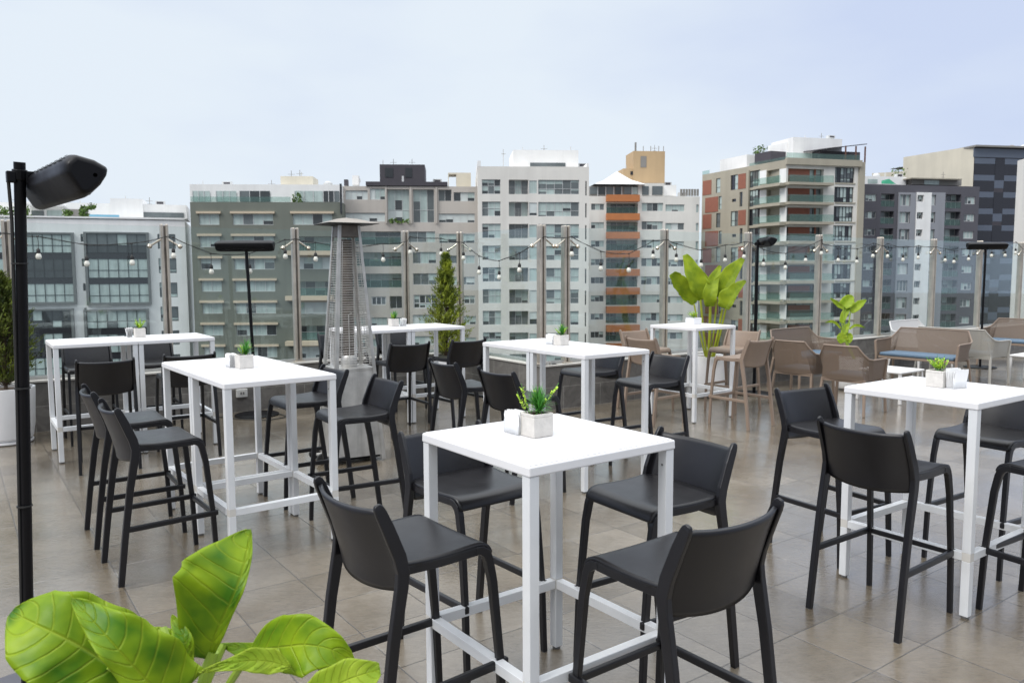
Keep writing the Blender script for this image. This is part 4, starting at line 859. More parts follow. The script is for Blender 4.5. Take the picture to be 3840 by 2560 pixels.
LS = [('net_armchair', .60, 'taupe', 3.63, 9.80, 40, 'taupe net armchair with its back to the camera, just right of the taupe stools', 'armchair', True),
      ('net_armchair', .60, 'taupe', 3.985, 9.18, 42, 'taupe net armchair with its back to the camera, directly behind the right square table', 'armchair', True),
      ('net_bench', 1.16, 'taupe', 4.33, 11.50, -53.5, 'taupe net bench behind the two armchairs, turned to the right', 'bench', True),
      ('net_bench', 1.16, 'taupe', 5.94, 11.29, 218, 'taupe net bench with long blue cushion facing left', 'bench', True),
      ('net_bench', 1.16, 'grey', 6.73, 11.76, 34, 'light grey net bench back to back with the blue cushioned one', 'bench', True),
      ('net_bench', 1.16, 'white', 6.92, 13.28, -53.5, 'white net bench by the parapet behind the taupe bench', 'bench', False),
      ('net_bench', 1.16, 'taupe', 8.75, 13.45, 218, 'taupe net bench at the far right edge', 'bench', True)]
lt = {}
for nm, wd, c, x, y, a, lab, cat, cu in LS:
    kk = (wd, c)
    if kk not in lt:
        o = make_net_seat(wd, M[{'taupe': 'net_taupe', 'grey': 'net_grey', 'white': 'net_white'}[c]], M[{'taupe': 'taupe', 'grey': 'stone', 'white': 'white_pl'}[c]], cu); lt[kk] = tree_of(o)
    else: o = copy_tree(lt[kk])
    o.name = nm; o.location = (x, y, 0); o.rotation_euler = (0, 0, R(a - 90)); tag(o, lab, cat, 'net lounge seats on the right')
def low_table(x, y, rz, lab):
    root = empty('low_table', (x, y, 0), rz, lab, 'low table', 'low white tables among the lounge seats'); h = .29
    m = MB(); m.box(-h, h, -h, h, .38, .405, M['white_pl']); m.build('top', root, bevel=.008)
    for sx in (-1, 1):
        for sy in (-1, 1): m = MB(); m.bar([(sx * (h - .03), sy * (h - .03), .38), (sx * (h - .01), sy * (h - .01), 0)], .035, .035, M['white_pl']); m.build('leg', root, bevel=.006)
low_table(4.86, 10.02, R(36), 'low white table in front of the two taupe armchairs')
low_table(7.78, 11.55, R(36), 'low white table at the right beside the grey bench')

# outlet and loose floor cable
ob = W(0, 0); p_ = at(906, 1473, 1); d = ray(906, 1473); kk = (SA - .02) / d.dot(SS); p_ = Vector((0, 0, CAMH)) + d * kk
root = empty('outlet_box', (p_.x, p_.y, p_.z), WA, 'grey weatherproof power outlet on the stone parapet under the left table', 'outlet')
m = MB(); m.box(-.065, .065, -.03, .0185, -.05, .05, M['outlet']); m.build('housing', root, bevel=.008)
m = MB(); m.box(-.03, .03, -.033, -.0305, -.02, .022, M['coping']); m.box(-.024, -.004, -.0345, -.0332, -.014, .016, M['foot']); m.box(.004, .024, -.0345, -.0332, -.014, .016, M['foot']); m.build('cover', root)
m = MB(); m.tube([at_z(800, 1560, .008), at_z(900, 1570, .008), at_z(1010, 1574, .008), at_z(1080, 1562, .008), at_z(1030, 1545, .008)], .006, M['cable'], 6)
tag(m.build('floor_cable', smooth=True), 'thin dark cable lying on the tiles round the flat heater base', 'cable')

# ================================================================ the city behind
def fac(name, col, **k): return material(name, col, .8, var=.05, vscale=.35, stain=(.5, .14), **k)
M['b_white'] = fac('white_render', (.82, .82, .81)); M['b_green'] = fac('green_grey_render', (.155, .170, .145)); M['b_beige'] = fac('pinkish_beige_render', (.49, .455, .415))
M['b_cream'] = fac('cream_white_render', (.72, .70, .655)); M['b_tan'] = fac('tan_render', (.50, .36, .21)); M['b_conc'] = fac('khaki_concrete', (.38, .35, .28)); M['b_grey'] = fac('violet_grey_render', (.095, .093, .11))
M['b_lgrey'] = fac('light_grey_render', (.27, .28, .31)); M['b_wall'] = fac('beige_blank_wall', (.60, .56, .46)); M['b_orange'] = material('orange_balcony', (.46, .17, .06), .7, var=.08, vscale=1)
M['b_dark'] = material('dark_box', (.055, .05, .06), .6, var=.1, vscale=1); M['b_lint'] = material('beige_lintel', (.52, .44, .33), .8, var=.06, vscale=1); M['b_frame'] = material('pale_window_frame', (.55, .56, .56), .5)
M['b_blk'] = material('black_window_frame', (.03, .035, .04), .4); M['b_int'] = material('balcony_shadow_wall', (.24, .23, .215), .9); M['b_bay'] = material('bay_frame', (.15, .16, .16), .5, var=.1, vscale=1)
M['b_pole'] = material('rust_post', (.13, .06, .045), .7)
M['b_yel'] = material('yellow_wall', (.50, .42, .12), .8)
M['w_dark'] = material('dark_pane', (.035, .042, .046), .08, spec=1.0, var=.3, vscale=.7); M['w_mid'] = material('half_dark_pane', (.12, .14, .145), .1, spec=1.0, var=.25, vscale=.7)
M['w_cur'] = material('curtained_pane', (.44, .53, .51), .12, spec=.8, var=.1, vscale=1.2, stain=(3, .25)); M['w_pale'] = material('pale_blind_pane', (.58, .63, .62), .12, spec=.8, var=.06, vscale=1.2)
M['w_black'] = material('black_glass', (.018, .018, .024), .07, spec=.8); M['w_blue'] = material('blue_grey_glass', (.10, .12, .16), .1, spec=.9); M['rail'] = material('grey_rail', (.25, .25, .25), .5)
M['pool'] = material('blue_screen', (.20, .45, .60), .2); M['awn'] = material('white_awning', (.72, .72, .72), .7); M['plants'] = material('roof_plants', (.09, .16, .03), .8, var=.5, vscale=3); M['gfab'] = material('green_shade_cloth', (.03, .26, .15), .8)
def brick_mat():
    m = material('red_brick', (.27, .105, .07), .85, var=.12, vscale=2); return m
M['brick'] = brick_mat()
PANE = {'c': 'w_cur', 'p': 'w_pale', 'd': 'w_dark', 'm': 'w_mid', 'k': 'w_black'}

BL = []
class Facade:
    def __init__(s, A, B, d, name=None, label=None, wall='b_white', depth=14, zbot=-22, root=None, side='b_white', seed=1):
        s.rn = random.Random(seed); a = at(A[0], A[1], d * math.cos(0)); s.ztop = a.z; b = at_z(B[0], B[1], a.z)
        s.A = Vector((a.x, a.y, 0)); dd = Vector((b.x - a.x, b.y - a.y, 0)); s.L = dd.length; s.e = dd.normalized(); s.n = Vector((-s.e.y, s.e.x, 0))   # n points away from the camera
        s.depth, s.zb, s.wall = depth, zbot, M[wall]; s.open = []; s.side = side
        ang = math.atan2(s.e.y, s.e.x)
        if root is None: s.root = empty(name, (s.A.x, s.A.y, zbot), ang, label, 'building'); s.off = None
        else:
            s.root = root; s.off = Matrix.Translation((0, 0, 0))
        s.rootinv = (Matrix.Translation((s.root.location)) @ Matrix.Rotation(s.root.rotation_euler.z, 4, 'Z')).inverted()
        s.mat = Matrix.Translation((s.A.x, s.A.y, 0)) @ Matrix.Rotation(ang, 4, 'Z')
        s.loc = s.rootinv @ s.mat
    def uz(s, px, py, off=0.):                 # facade coordinates of a photo pixel on the plane set back by off
        d = ray(px, py); c = Vector((0, 0, CAMH)); p0 = s.A + s.n * off; k = (p0 - c).dot(s.n) / d.dot(s.n); p = c + d * k
        return (p - s.A).dot(s.e), p.z
    def rect(s, x0, y0, x1, y1, off=0.):
        xm, ym = (x0 + x1) / 2, (y0 + y1) / 2; return s.uz(x0, ym, off)[0], s.uz(x1, ym, off)[0], s.uz(xm, y1, off)[1], s.uz(xm, y0, off)[1]
    def put(s, m, name, bevel=0, parent=None, **k):
        o = m.build(name, s.root, bevel=bevel, **k); o.matrix_local = s.loc
        if parent: o.parent = parent; o.matrix_local = Matrix()
        return o
    def box(s, x0, y0, x1, y1, o0, o1, mat, name, ref=0.):
        u0, u1, z0, z1 = s.rect(x0, y0, x1, y1, ref); m = MB(); m.box(u0, u1, o0, o1, z0, z1, M[mat]); return s.put(m, name)
    def win(s, x0, y0, x1, y1, style='c', nx=2, ny=1, rv=.22, frame='b_frame', n=1, per=0, balc=None, skip=(), hole=True, split=.62, fw=.05, railc='rail', lint=None, bd=1.3):
        """window column: one opening at the pixel rectangle, repeated n times downwards every per pixels"""
        u0, u1, z0, z1 = s.rect(x0, y0, x1, y1); dz = s.uz((x0 + x1) / 2, y0)[1] - s.uz((x0 + x1) / 2, y0 + per)[1] if per else 0
        for k in range(n):
            if k in skip: continue
            a, b = z0 - dz * k, z1 - dz * k
            if b < s.zb + 2: break
            r = bd if balc else rv
            if hole: s.open.append((u0, u1, a, b, r))
            m = MB(); yb = r - .04 if hole else rv
            cols = style if len(style) >= nx else None
            for i in range(nx):
                ua, ub = u0 + (u1 - u0) * i / nx, u0 + (u1 - u0) * (i + 1) / nx
                ch = s.rn.choice(style if not cols else style)
                zs = [a, b] if ny == 1 else [a, b - (b - a) * split, b]
                for j in range(len(zs) - 1):
                    c2 = ch if s.rn.random() < .8 else s.rn.choice(style)
                    m.quad([(ua, yb, zs[j]), (ub, yb, zs[j]), (ub, yb, zs[j + 1]), (ua, yb, zs[j + 1])], M[PANE[c2]])
                    if c2 in 'cp' and s.rn.random() < .2:
                        h_ = zs[j] + (zs[j + 1] - zs[j]) * s.rn.uniform(.2, .6); m.quad([(ua, yb - .004, zs[j]), (ub, yb - .004, zs[j]), (ub, yb - .004, h_), (ua, yb - .004, h_)], M['w_dark'])
                    if c2 in 'dm' and s.rn.random() < .35:
                        h_ = zs[j] + (zs[j + 1] - zs[j]) * s.rn.uniform(.35, .75); m.quad([(ua, yb - .004, h_), (ub, yb - .004, h_), (ub, yb - .004, zs[j + 1]), (ua, yb - .004, zs[j + 1])], M['w_cur'])
                if i: m.box(ua - fw / 2, ua + fw / 2, yb - .045, yb - .006, a + fw, b - fw, M[frame])
            if ny > 1: m.box(u0 + fw, u1 - fw, yb - .05, yb - .007, zs[1] - fw / 2, zs[1] + fw / 2, M[frame])
            m.box(u0, u1, yb - .06, yb - .005, a, a + fw, M[frame]); m.box(u0, u1, yb - .06, yb - .005, b - fw, b, M[frame]); m.box(u0, u0 + fw, yb - .055, yb - .006, a + fw, b - fw, M[frame]); m.box(u1 - fw, u1, yb - .055, yb - .006, a + fw, b - fw, M[frame])
            o = s.put(m, 'window' if not balc else 'balcony_door')
            if balc:
                m = MB()
                if balc == 'g': m.box(u0, u1, .02, .05, a + .02, a + 1.0, M['balglass']); m.box(u0, u1, .0, .07, a + 1.0, a + 1.05, M['rail'])
                elif balc == 'r':
                    for q_ in range(5): m.box(u0, u1, .02, .05, a + .2 + q_ * .18, a + .23 + q_ * .18, M['rail'])
                    for q_ in range(max(2, int((u1 - u0) / 1.2)) + 1): uu = u0 + (u1 - u0) * q_ / max(2, int((u1 - u0) / 1.2)); m.box(uu - .02, uu + .02, .02, .06, a, a + .98, M['rail'])
                s.put(m, 'balcony_rail')
            if lint: m = MB(); m.box(u0 - .25, u1 + .25, -.28, .0 - .002, b + .02, b + .30, M[lint]); s.put(m, 'lintel')
    def finish(s, u0=0., u1=None, ztop=None, name='wall', sides=True, roof=True):
        u1 = u1 or s.L; zt = ztop or s.ztop; xs = sorted({u0, u1} | {v for o in s.open for v in o[:2] if u0 < v < u1}); zs = sorted({s.zb, zt} | {v for o in s.open for v in o[2:4] if s.zb < v < zt})
        m = MB()
        for i in range(len(zs) - 1):
            zc = (zs[i] + zs[i + 1]) / 2; st = None
            for j in range(len(xs)):
                solid = False
                if j < len(xs) - 1:
                    xc = (xs[j] + xs[j + 1]) / 2; solid = not any(o[0] < xc < o[1] and o[2] < zc < o[3] for o in s.open)
                if solid and st is None: st = xs[j]
                if not solid and st is not None: m.quad([(st, 0, zs[i]), (xs[j], 0, zs[i]), (xs[j], 0, zs[i + 1]), (st, 0, zs[i + 1])], s.wall); st = None
        for a, b, c, d, r in s.open:
            m.quad([(a, 0, c), (a, 0, d), (a, r, d), (a, r, c)], s.wall); m.quad([(b, 0, c), (b, r, c), (b, r, d), (b, 0, d)], s.wall)
            m.quad([(a, 0, c), (a, r, c), (b, r, c), (b, 0, c)], s.wall); m.quad([(a, 0, d), (b, 0, d), (b, r, d), (a, r, d)], s.wall)
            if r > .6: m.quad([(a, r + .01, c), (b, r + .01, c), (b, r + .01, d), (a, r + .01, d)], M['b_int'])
        D = s.depth
        if sides:
            m.quad([(u0, 0, s.zb), (u0, 0, zt), (u0, D, zt), (u0, D, s.zb)], M[s.side]); m.quad([(u1, 0, s.zb), (u1, D, s.zb), (u1, D, zt), (u1, 0, zt)], M[s.side])
            m.quad([(u0, D, s.zb), (u0, D, zt), (u1, D, zt), (u1, D, s.zb)], s.wall)
        if roof: m.quad([(u0, 0, zt), (u1, 0, zt), (u1, D, zt), (u0, D, zt)], s.wall)
        return s.put(m, name, recalc=False)
    def foliage(s, x0, y0, x1, y1, off, name='roof_plants', n=120):
        u0, u1, z0, z1 = s.rect(x0, y0, x1, y1, off); m = MB()
        for i in range(n):
            c = Vector((s.rn.uniform(u0, u1), off + s.rn.uniform(-.5, .5), z0 + (z1 - z0) * s.rn.random() ** 1.3)); r = .22
            v = [c + Vector((s.rn.uniform(-r, r), s.rn.uniform(-r, r), s.rn.uniform(-r, r))) for _ in range(4)]; m.quad(v, M['plants'])
        return s.put(m, name)

# --- building 1: white block with big dark glass bays
f = Facade((0, 817), (693, 828), 92, 'apartment_building', 'white apartment block at the left with two big dark framed glass bays', 'b_white', 14, seed=3)
for (x0, x1, nc) in ((-70, 284, 9), (321, 564, 6)):
    y0 = 871
    for grp, (ya, rows) in enumerate(((871, [(878, 948), (970, 1042), (1063, 1137)]), (1159, [(1164, 1229), (1251, 1320), (1342, 1410)]), (1432, [(1438, 1506), (1528, 1600)]))):
        ya2 = ya; yb2 = rows[-1][1] + 5
        u0, u1, z0, z1 = f.rect(x0, ya2, x1, yb2)
        fr = MB(); t_ = .28; fr.box(u0, u1, -.45, -.002, z0, z0 + t_, M['b_bay']); fr.box(u0, u1, -.45, -.002, z1 - t_ * .7, z1, M['b_bay']); fr.box(u0, u0 + .3, -.45, -.002, z0 + t_, z1 - t_ * .7, M['b_bay']); fr.box(u1 - .3, u1, -.45, -.002, z0 + t_, z1 - t_ * .7, M['b_bay'])
        bay = f.put(fr, 'glass_bay')
        g = MB(); g.quad([(u0 + .3, -.18, z0 + t_), (u1 - .3, -.18, z0 + t_), (u1 - .3, -.18, z1 - t_ * .7), (u0 + .3, -.18, z1 - t_ * .7)], M['w_black']); f.put(g, 'spandrel_glass')
        for ri, (ra, rb) in enumerate(rows):
            _, _, za, zb_ = f.rect(x0, ra, x1, rb); W_ = u1 - u0 - .6; darkrow = (nc == 9 and (grp, ri) in ((0, 1), (1, 0), (1, 1))) or (nc == 6 and (grp, ri) == (0, 0))
            for ci in range(nc):
                ua, ub = u0 + .3 + W_ * ci / nc, u0 + .3 + W_ * (ci + 1) / nc; zm = za + (zb_ - za) * .40
                for (q0, q1) in ((za, zm), (zm, zb_)):
                    r_ = f.rn.random(); c_ = 'w_cur' if r_ > .1 else 'w_mid'
                    if darkrow: c_ = ('w_mid' if nc == 6 and q0 == zm else 'w_dark') if r_ > .12 else 'w_cur'
                    m = MB(); m.quad([(ua, -.2, q0), (ub, -.2, q0), (ub, -.2, q1), (ua, -.2, q1)], M[c_])
                    if q0 == za: mm = m
                    else: mm.quad([(ua, -.2, q0), (ub, -.2, q0), (ub, -.2, q1), (ua, -.2, q1)], M[c_])
                mm.box(ua, ua + .07, -.27, -.202, za, zb_, M['b_blk']); mm.box(ua + .07, ub, -.25, -.203, zm - .03, zm + .03, M['b_blk']); mm.box(ua + .07, ub, -.26, -.204, za, za + .05, M['b_blk']); mm.box(ua + .07, ub, -.26, -.204, zb_ - .05, zb_, M['b_blk'])
                f.put(mm, 'window')
f.win(302, 878, 312, 906, 'd', 1, n=7, per=92.6, rv=.3, frame='b_blk'); f.win(591, 878, 658, 933, 'mmc', 2, 2, n=7, per=91, frame='b_blk', rv=.25, split=.75)
f.finish(u0=-10)
BL.append((f, [('a', 560, 740, 768), ('b', 600, 754, 768), ('p', 470, 735, 746), ('a', 60, 735, 760), ('p', 300, 752, 766)], 6))
f.box(-100, 812, 693, 818, -.15, .25, 'b_white', 'roof_edge')
f.box(98, 763, 700, 815, 4, 12, 'b_white', 'penthouse', 4); f.box(414, 745, 536, 814, 3.6, 9, 'b_white', 'stair_tower', 3.6); f.box(-120, 758, 98, 815, 5, 12, 'b_white', 'penthouse', 5)
m = MB(); u0, u1, z0, z1 = f.rect(336, 805, 447, 822, .3); m.box(u0, u1, .3, .35, z0, z1 + .0, M['pool']); f.put(m, 'blue_balustrade')
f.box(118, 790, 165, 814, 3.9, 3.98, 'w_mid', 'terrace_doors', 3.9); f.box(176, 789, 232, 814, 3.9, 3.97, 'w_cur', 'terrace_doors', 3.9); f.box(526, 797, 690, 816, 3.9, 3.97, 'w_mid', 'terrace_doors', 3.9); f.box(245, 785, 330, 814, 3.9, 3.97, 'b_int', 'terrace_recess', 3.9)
f.box(105, 768, 240, 774, 2.2, 4, 'awn', 'canopy', 3)
f.foliage(240, 788, 268, 812, 1.5); f.foliage(300, 772, 330, 815, 1.5, n=220); f.foliage(330, 766, 358, 784, 1.5, n=70); f.foliage(-20, 775, 112, 815, 1.5, n=420)

# --- building 2: green-grey block
f = Facade((712, 758), (1282, 759), 97, 'apartment_building', 'grey green apartment block with beige lintels and a glazed white penthouse', 'b_green', 13, side='b_green', seed=5)
f.win(746, 802, 822, 843, 'cccp', 2, n=9, per=84, lint='b_lint'); f.win(873, 802, 1024, 843, 'ccmdc', 4, n=9, per=84, lint='b_lint')
f.win(1098, 802, 1246, 843, 'mcd', 4, n=1, lint='b_lint'); f.win(1102, 965, 1246, 1009, 'pcp', 4, n=3, per=168, lint='b_lint')
f.win(1098, 887, 1246, 941, 'dmcd', 4, balc='g', n=4, per=168, rv=.3)
for k_ in range(4): f.box(1076, 941 + 168 * k_, 1252, 957 + 168 * k_, -1.1, -.003, 'b_lint', 'balcony_slab')
f.finish()
BL.append((f, [('a', 1092, 640, 662), ('a', 1124, 638, 662), ('p', 1130, 646, 662), ('a', 1018, 676, 694), ('b', 850, 681, 693), ('p', 760, 678, 693), ('t', 1230, 680, 693)], 5))
f.box(712, 692, 1280, 758, 1.2, 10, 'b_white', 'penthouse', 1.2)
for x0, x1, c in ((722, 786, 'ccm'), (810, 886, 'cc'), (898, 1012, 'mcd'), (1105, 1210, 'cc'), (1212, 1272, 'dm')):
    u0, u1, z0, z1 = f.rect(x0, 716, x1, 757, 1.0); m = MB(); n_ = 3
    for i in range(n_): m.quad([(u0 + (u1 - u0) * i / n_, 1.1, z0), (u0 + (u1 - u0) * (i + 1) / n_, 1.1, z0), (u0 + (u1 - u0) * (i + 1) / n_, 1.1, z1), (u0 + (u1 - u0) * i / n_, 1.1, z1)], M[PANE[f.rn.choice(c)]]); m.box(u0 + (u1 - u0) * i / n_ - .04, u0 + (u1 - u0) * i / n_ + .04, 1.04, 1.09, z0, z1, M['b_frame'])
    f.put(m, 'penthouse_window')
f.box(714, 738, 1090, 757, .1, .14, 'balglass', 'roof_balustrade', .1); f.box(1052, 661, 1173, 693, 4, 8, 'b_wall', 'roof_tank_room', 4); f.foliage(1098, 722, 1132, 757, .6, n=60)
f.box(1276, 690, 1283, 800, -.3, -.002, 'b_blk', 'downpipe')

# --- building 3: beige block
f = Facade((1287, 698), (1791, 700), 101, 'apartment_building', 'pinkish beige apartment block behind the pyramid heater, dark box on its roof', 'b_beige', 13, side='b_beige', seed=7)
f.win(1295, 714, 1379, 749, 'ppc', 4); f.win(1387, 707, 1444, 749, 'ppc', 3); f.win(1453, 710, 1535, 834, 'ppc', 3, 2, rv=.6); f.win(1549, 710, 1628, 834, 'cmp', 3, 2, rv=.6)
f.win(1644, 711, 1693, 754, 'dm', 2, rv=.5); f.win(1701, 721, 1780, 755, 'ppd', 3, n=1); f.win(1295, 798, 1444, 831, 'ppm', 5); f.win(1645, 801, 1780, 835, 'pp', 5)
f.win(1300, 868, 1508, 917, 'dmd', 4, balc='g', n=1); f.win(1532, 868, 1632, 909, 'mcm', 3); f.win(1647, 877, 1780, 912, 'cc', 4)
f.win(1300, 946, 1508, 999, 'dmd', 5, balc='g', n=2, per=80); f.win(1548, 945, 1636, 988, 'cmc', 3, n=2, per=80); f.win(1650, 958, 1780, 988, 'cpm', 4, n=2, per=80)
f.win(1393, 1112, 1448, 1144, 'dm', 3, n=1, fw=.12); f.win(1461, 1110, 1510, 1157, 'dd', 2, n=1, rv=.6); f.win(1551, 1105, 1640, 1156, 'dmc', 4, 2, n=1, fw=.12); f.win(1720, 1108, 1782, 1140, 'dm', 3, n=1, fw=.12)
f.win(1393, 1190, 1452, 1220, 'cc', 3, n=4, per=80); f.win(1461, 1190, 1525, 1222, 'cm', 3, n=4, per=80); f.win(1548, 1180, 1640, 1214, 'pcd', 4, n=4, per=80); f.win(1715, 1185, 1785, 1217, 'mc', 3, n=4, per=80); f.win(1300, 1190, 1370, 1220, 'cc', 3, n=4, per=80)
f.finish()
BL.append((f, [('a', 1475, 596, 618), ('a', 1545, 596, 618), ('p', 1436, 600, 618), ('b', 1640, 672, 684), ('p', 1350, 670, 684)], 5))
for x in (1448, 1541, 1636): f.box(x - 2, 704, x + 3, 838, -.35, -.002, 'b_beige', 'fin')
f.box(1372, 682, 1678, 697, -.2, 9, 'b_dark', 'roof_canopy', 0); f.box(1424, 617, 1593, 684, 3, 9, 'b_dark', 'roof_plant_room', 3)
for x0, x1 in ((1444, 1474), (1520, 1545)): f.box(x0, 630, x1, 665, 2.94, 2.998, 'b_blk', 'louvre', 3)
f.box(1290, 673, 1304, 696, 3, 4, 'b_dark', 'roof_vent', 3); f.box(1321, 658, 1345, 694, 3, 4, 'b_white', 'roof_vent', 3); f.box(1711, 648, 1766, 700, 3, 7, 'b_wall', 'roof_stair', 3); f.box(1680, 648, 1711, 654, 3, 6, 'b_wall', 'roof_beam', 3); f.box(1680, 654, 1683, 700, 3, 3.4, 'b_wall', 'roof_beam', 3)
f.box(1507, 660, 1514, 696, 1.5, 2, 'b_frame', 'flue', 1.5); f.foliage(1455, 822, 1534, 836, -.1, 'window_plants', 90)

# --- building 4: white block in the middle
f = Facade((1792, 624), (2209, 626), 99, 'apartment_building', 'white apartment block in the middle with grey railed balconies', 'b_cream', 15, side='b_cream', seed=9)
f.win(1807, 673, 1877, 728, 'cccdm', 3, 2, n=10, per=83, split=.45); f.win(1908, 674, 1981, 728, 'mcm', 3, balc='r', n=10, per=83, bd=.9); f.win(2018, 675, 2172, 729, 'mccm', 5, 2, n=10, per=83, split=.62); f.win(2195, 679, 2200, 733, 'm', 1, n=10, per=83, frame='b_blk')
f.win(1984, 677, 2014, 726, 'pc', 1, n=10, per=83, rv=.12)
f.finish()
BL.append((f, [('b', 2185, 613, 626), ('p', 2140, 550, 564), ('p', 1960, 552, 564), ('a', 2040, 545, 564)], 5))
f.box(1924, 563, 2169, 627, 2.5, 10, 'b_white', 'penthouse', 2.5); f.box(1988, 611, 2120, 625, 2.42, 2.49, 'w_mid', 'penthouse_window', 2.5); f.box(1795, 612, 2207, 624, .1, .14, 'glassrail', 'roof_balustrade', .1) if 'glassrail' in M else None
m = MB(); u0, u1, z0, z1 = f.rect(1791, 603, 1850, 625, 0); m.box(u0, u0 + .4, 0, 8, z0, z1, M['b_white']); f.put(m, 'parapet_fin'); f.box(2200, 613, 2208, 626, 0, 6, 'b_white', 'parapet_fin')
f.box(1886, 560, 1889, 625, 3, 3.2, 'b_frame', 'antenna', 3); f.box(1880, 576, 1896, 579, 3, 3.1, 'b_frame', 'antenna', 3)

# --- building 5: orange balconies
f = Facade((2209, 735), (2624, 737), 119, 'apartment_building', 'cream apartment block with a stack of orange balcony fronts and tan roof tower', 'b_cream', 15, side='b_cream', seed=11)
f.win(2217, 764, 2266, 788, 'dmc', 3, n=11, per=69.3); f.win(2274, 762, 2392, 801, 'mdmc', 5, balc='g', n=11, per=69.3, bd=1.6); f.win(2407, 761, 2487, 792, 'mcdc', 4, n=11, per=69.3); f.win(2496, 767, 2567, 793, 'cpmc', 3, n=11, per=69.3); f.win(2611, 767, 2621, 797, 'c', 1, n=11, per=69.3)
f.finish()
BL.append((f, [('b', 2505, 683, 696), ('a', 2455, 545, 568), ('b', 2560, 722, 735), ('p', 2348, 618, 634)], 6))
for k_ in range(11): f.box(2272, 732 + k_ * 69.3, 2394, 757 + k_ * 69.3, -.9, -.003, 'b_orange', 'balcony_front')
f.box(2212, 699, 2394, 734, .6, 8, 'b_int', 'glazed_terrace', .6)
for x0, x1, c in ((2212, 2240, 'm'), (2243, 2270, 'd'), (2275, 2300, 'm'), (2308, 2330, 'd'), (2340, 2368, 'm'), (2370, 2392, 'c')): f.box(x0, 702, x1, 728, .5, .56, 'w_dark' if c == 'd' else 'w_mid' if c == 'm' else 'w_cur', 'terrace_window', .5); f.box(x1, 700, x1 + 3, 734, .45, .6, 'b_frame', 'terrace_post', .5)
m = MB(); u0, u1, z0, z1 = f.rect(2212, 640, 2400, 700, 3); um = f.uz(2318, 700, 3)[0]; c_ = (um, 4, z1)
for a, b in (((u0, -.5, z0), (u1, -.5, z0)), ((u1, -.5, z0), (u1, 8, z0)), ((u1, 8, z0), (u0, 8, z0)), ((u0, 8, z0), (u0, -.5, z0))):
    mid_ = ((a[0] + b[0]) / 2 * .5 + um * .5, (a[1] + b[1]) / 2 * .5 + 2, z0 + (z1 - z0) * .35); p1 = ((a[0] + um) / 2, (a[1] + 4) / 2, z0 + (z1 - z0) * .38); p2 = ((b[0] + um) / 2, (b[1] + 4) / 2, z0 + (z1 - z0) * .38); m.quad([a, b, p2, p1], M['awn']); m.quad([p1, p2, c_], M['awn'])
f.put(m, 'tent_roof')
f.box(2394, 687, 2490, 735, .3, 8, 'b_cream', 'upper_floor', .3)
for x0, x1 in ((2408, 2433), (2446, 2485)): f.box(x0, 698, x1, 731, .2, .28, 'w_mid', 'upper_window', .2)
f.box(2490, 694, 2536, 735, 2, 8, 'b_white', 'upper_floor', 2); f.box(2375, 567, 2493, 686, 5, 10, 'b_tan', 'roof_tower', 5); f.box(2337, 632, 2376, 690, 5.2, 9, 'b_tan', 'roof_tower_annex', 5.2); f.box(2364, 643, 2376, 656, 5.1, 5.18, 'w_black', 'tower_window', 5.2); f.box(2402, 586, 2424, 628, 4.95, 4.99, 'b_int', 'louvre', 5)
f.box(2382, 534, 2387, 575, 5.2, 5.6, 'b_int', 'flue', 5.2)
for x in (2412, 2440, 2470, 2488): f.box(x, 548, x + 1.5, 568, 6, 6.15, 'b_int', 'antenna', 6)
for k_ in range(7): f.box(2551 + k_ * 10.3, 709, 2559 + k_ * 10.3, 735, .2, .3, 'b_int', 'roof_screen', .2)

# --- building 6: brick and concrete corner block
d6 = 115
f = Facade((2949, 598), (3225, 608), d6, 'apartment_building', 'corner apartment block with red brick panels and wrap around balconies', 'b_cream', 16, side='b_conc', seed=13)
root6 = f.root
f.win(2955, 633, 3089, 686, 'mm', 5, balc='g', n=11, per=73, bd=.75, frame='b_blk'); f.win(3131, 628, 3204, 686, 'kmc', 6, 2, n=11, per=73, frame='b_blk', split=.7, fw=.09, rv=.3)
f.finish()
BL.append((f, [('a', 3081, 500, 518), ('p', 3020, 508, 518), ('b', 3120, 508, 518)], 8))
for k_ in range(11):
    y = 73 * k_; f.box(2955, 633 + y, 3036, 684 + y, .45, .53, 'brick', 'brick_panel', .45); f.box(3053, 633 + y, 3060, 684 + y, .45, .53, 'brick', 'brick_panel', .45)
    f.box(2940, 687 + y, 3107, 697 + y, -1.3, -.003, 'b_conc', 'balcony_slab'); f.box(2944, 660 + y, 3107, 686 + y, -1.25, -1.2, 'balglass', 'balcony_glass')
    f.box(3131, 686 + y, 3207, 691 + y, -.1, -.003, 'b_conc', 'slab_edge')
f.box(3205, 608, 3226, 1500, -.25, -.004, 'b_conc', 'pier'); f.box(2944, 598, 3226, 622, -.5, -.002, 'b_conc', 'roof_beam')
f.box(2974, 518, 3157, 600, 6, 12, 'b_white', 'penthouse', 6); f.box(3076, 568, 3225, 604, 4, 8, 'b_dark', 'terrace_room', 4); f.box(2950, 577, 3224, 599, .2, .24, 'balglass', 'roof_balustrade', .2)
m = MB(); u0, u1, z0, z1 = f.rect(3074, 543, 3226, 556, 2); m.quad([(u0, .5, z0 - .4), (u1, .5, z1), (u1, 7, z1 + .5), (u0, 7, z0)], M['b_dark']); 
for uu in (u0 + 3.4, u0 + 5.2, u1 - .3): m.box(uu, uu + .1, .5, .6, z0 - 2.4, z0 + .1, M['b_pole'])
f.put(m, 'pergola', solid=.12)
g = Facade((2634, 656), (2949, 598), 1, None, None, 'b_conc', 10, root=root6, side='b_conc', seed=17)
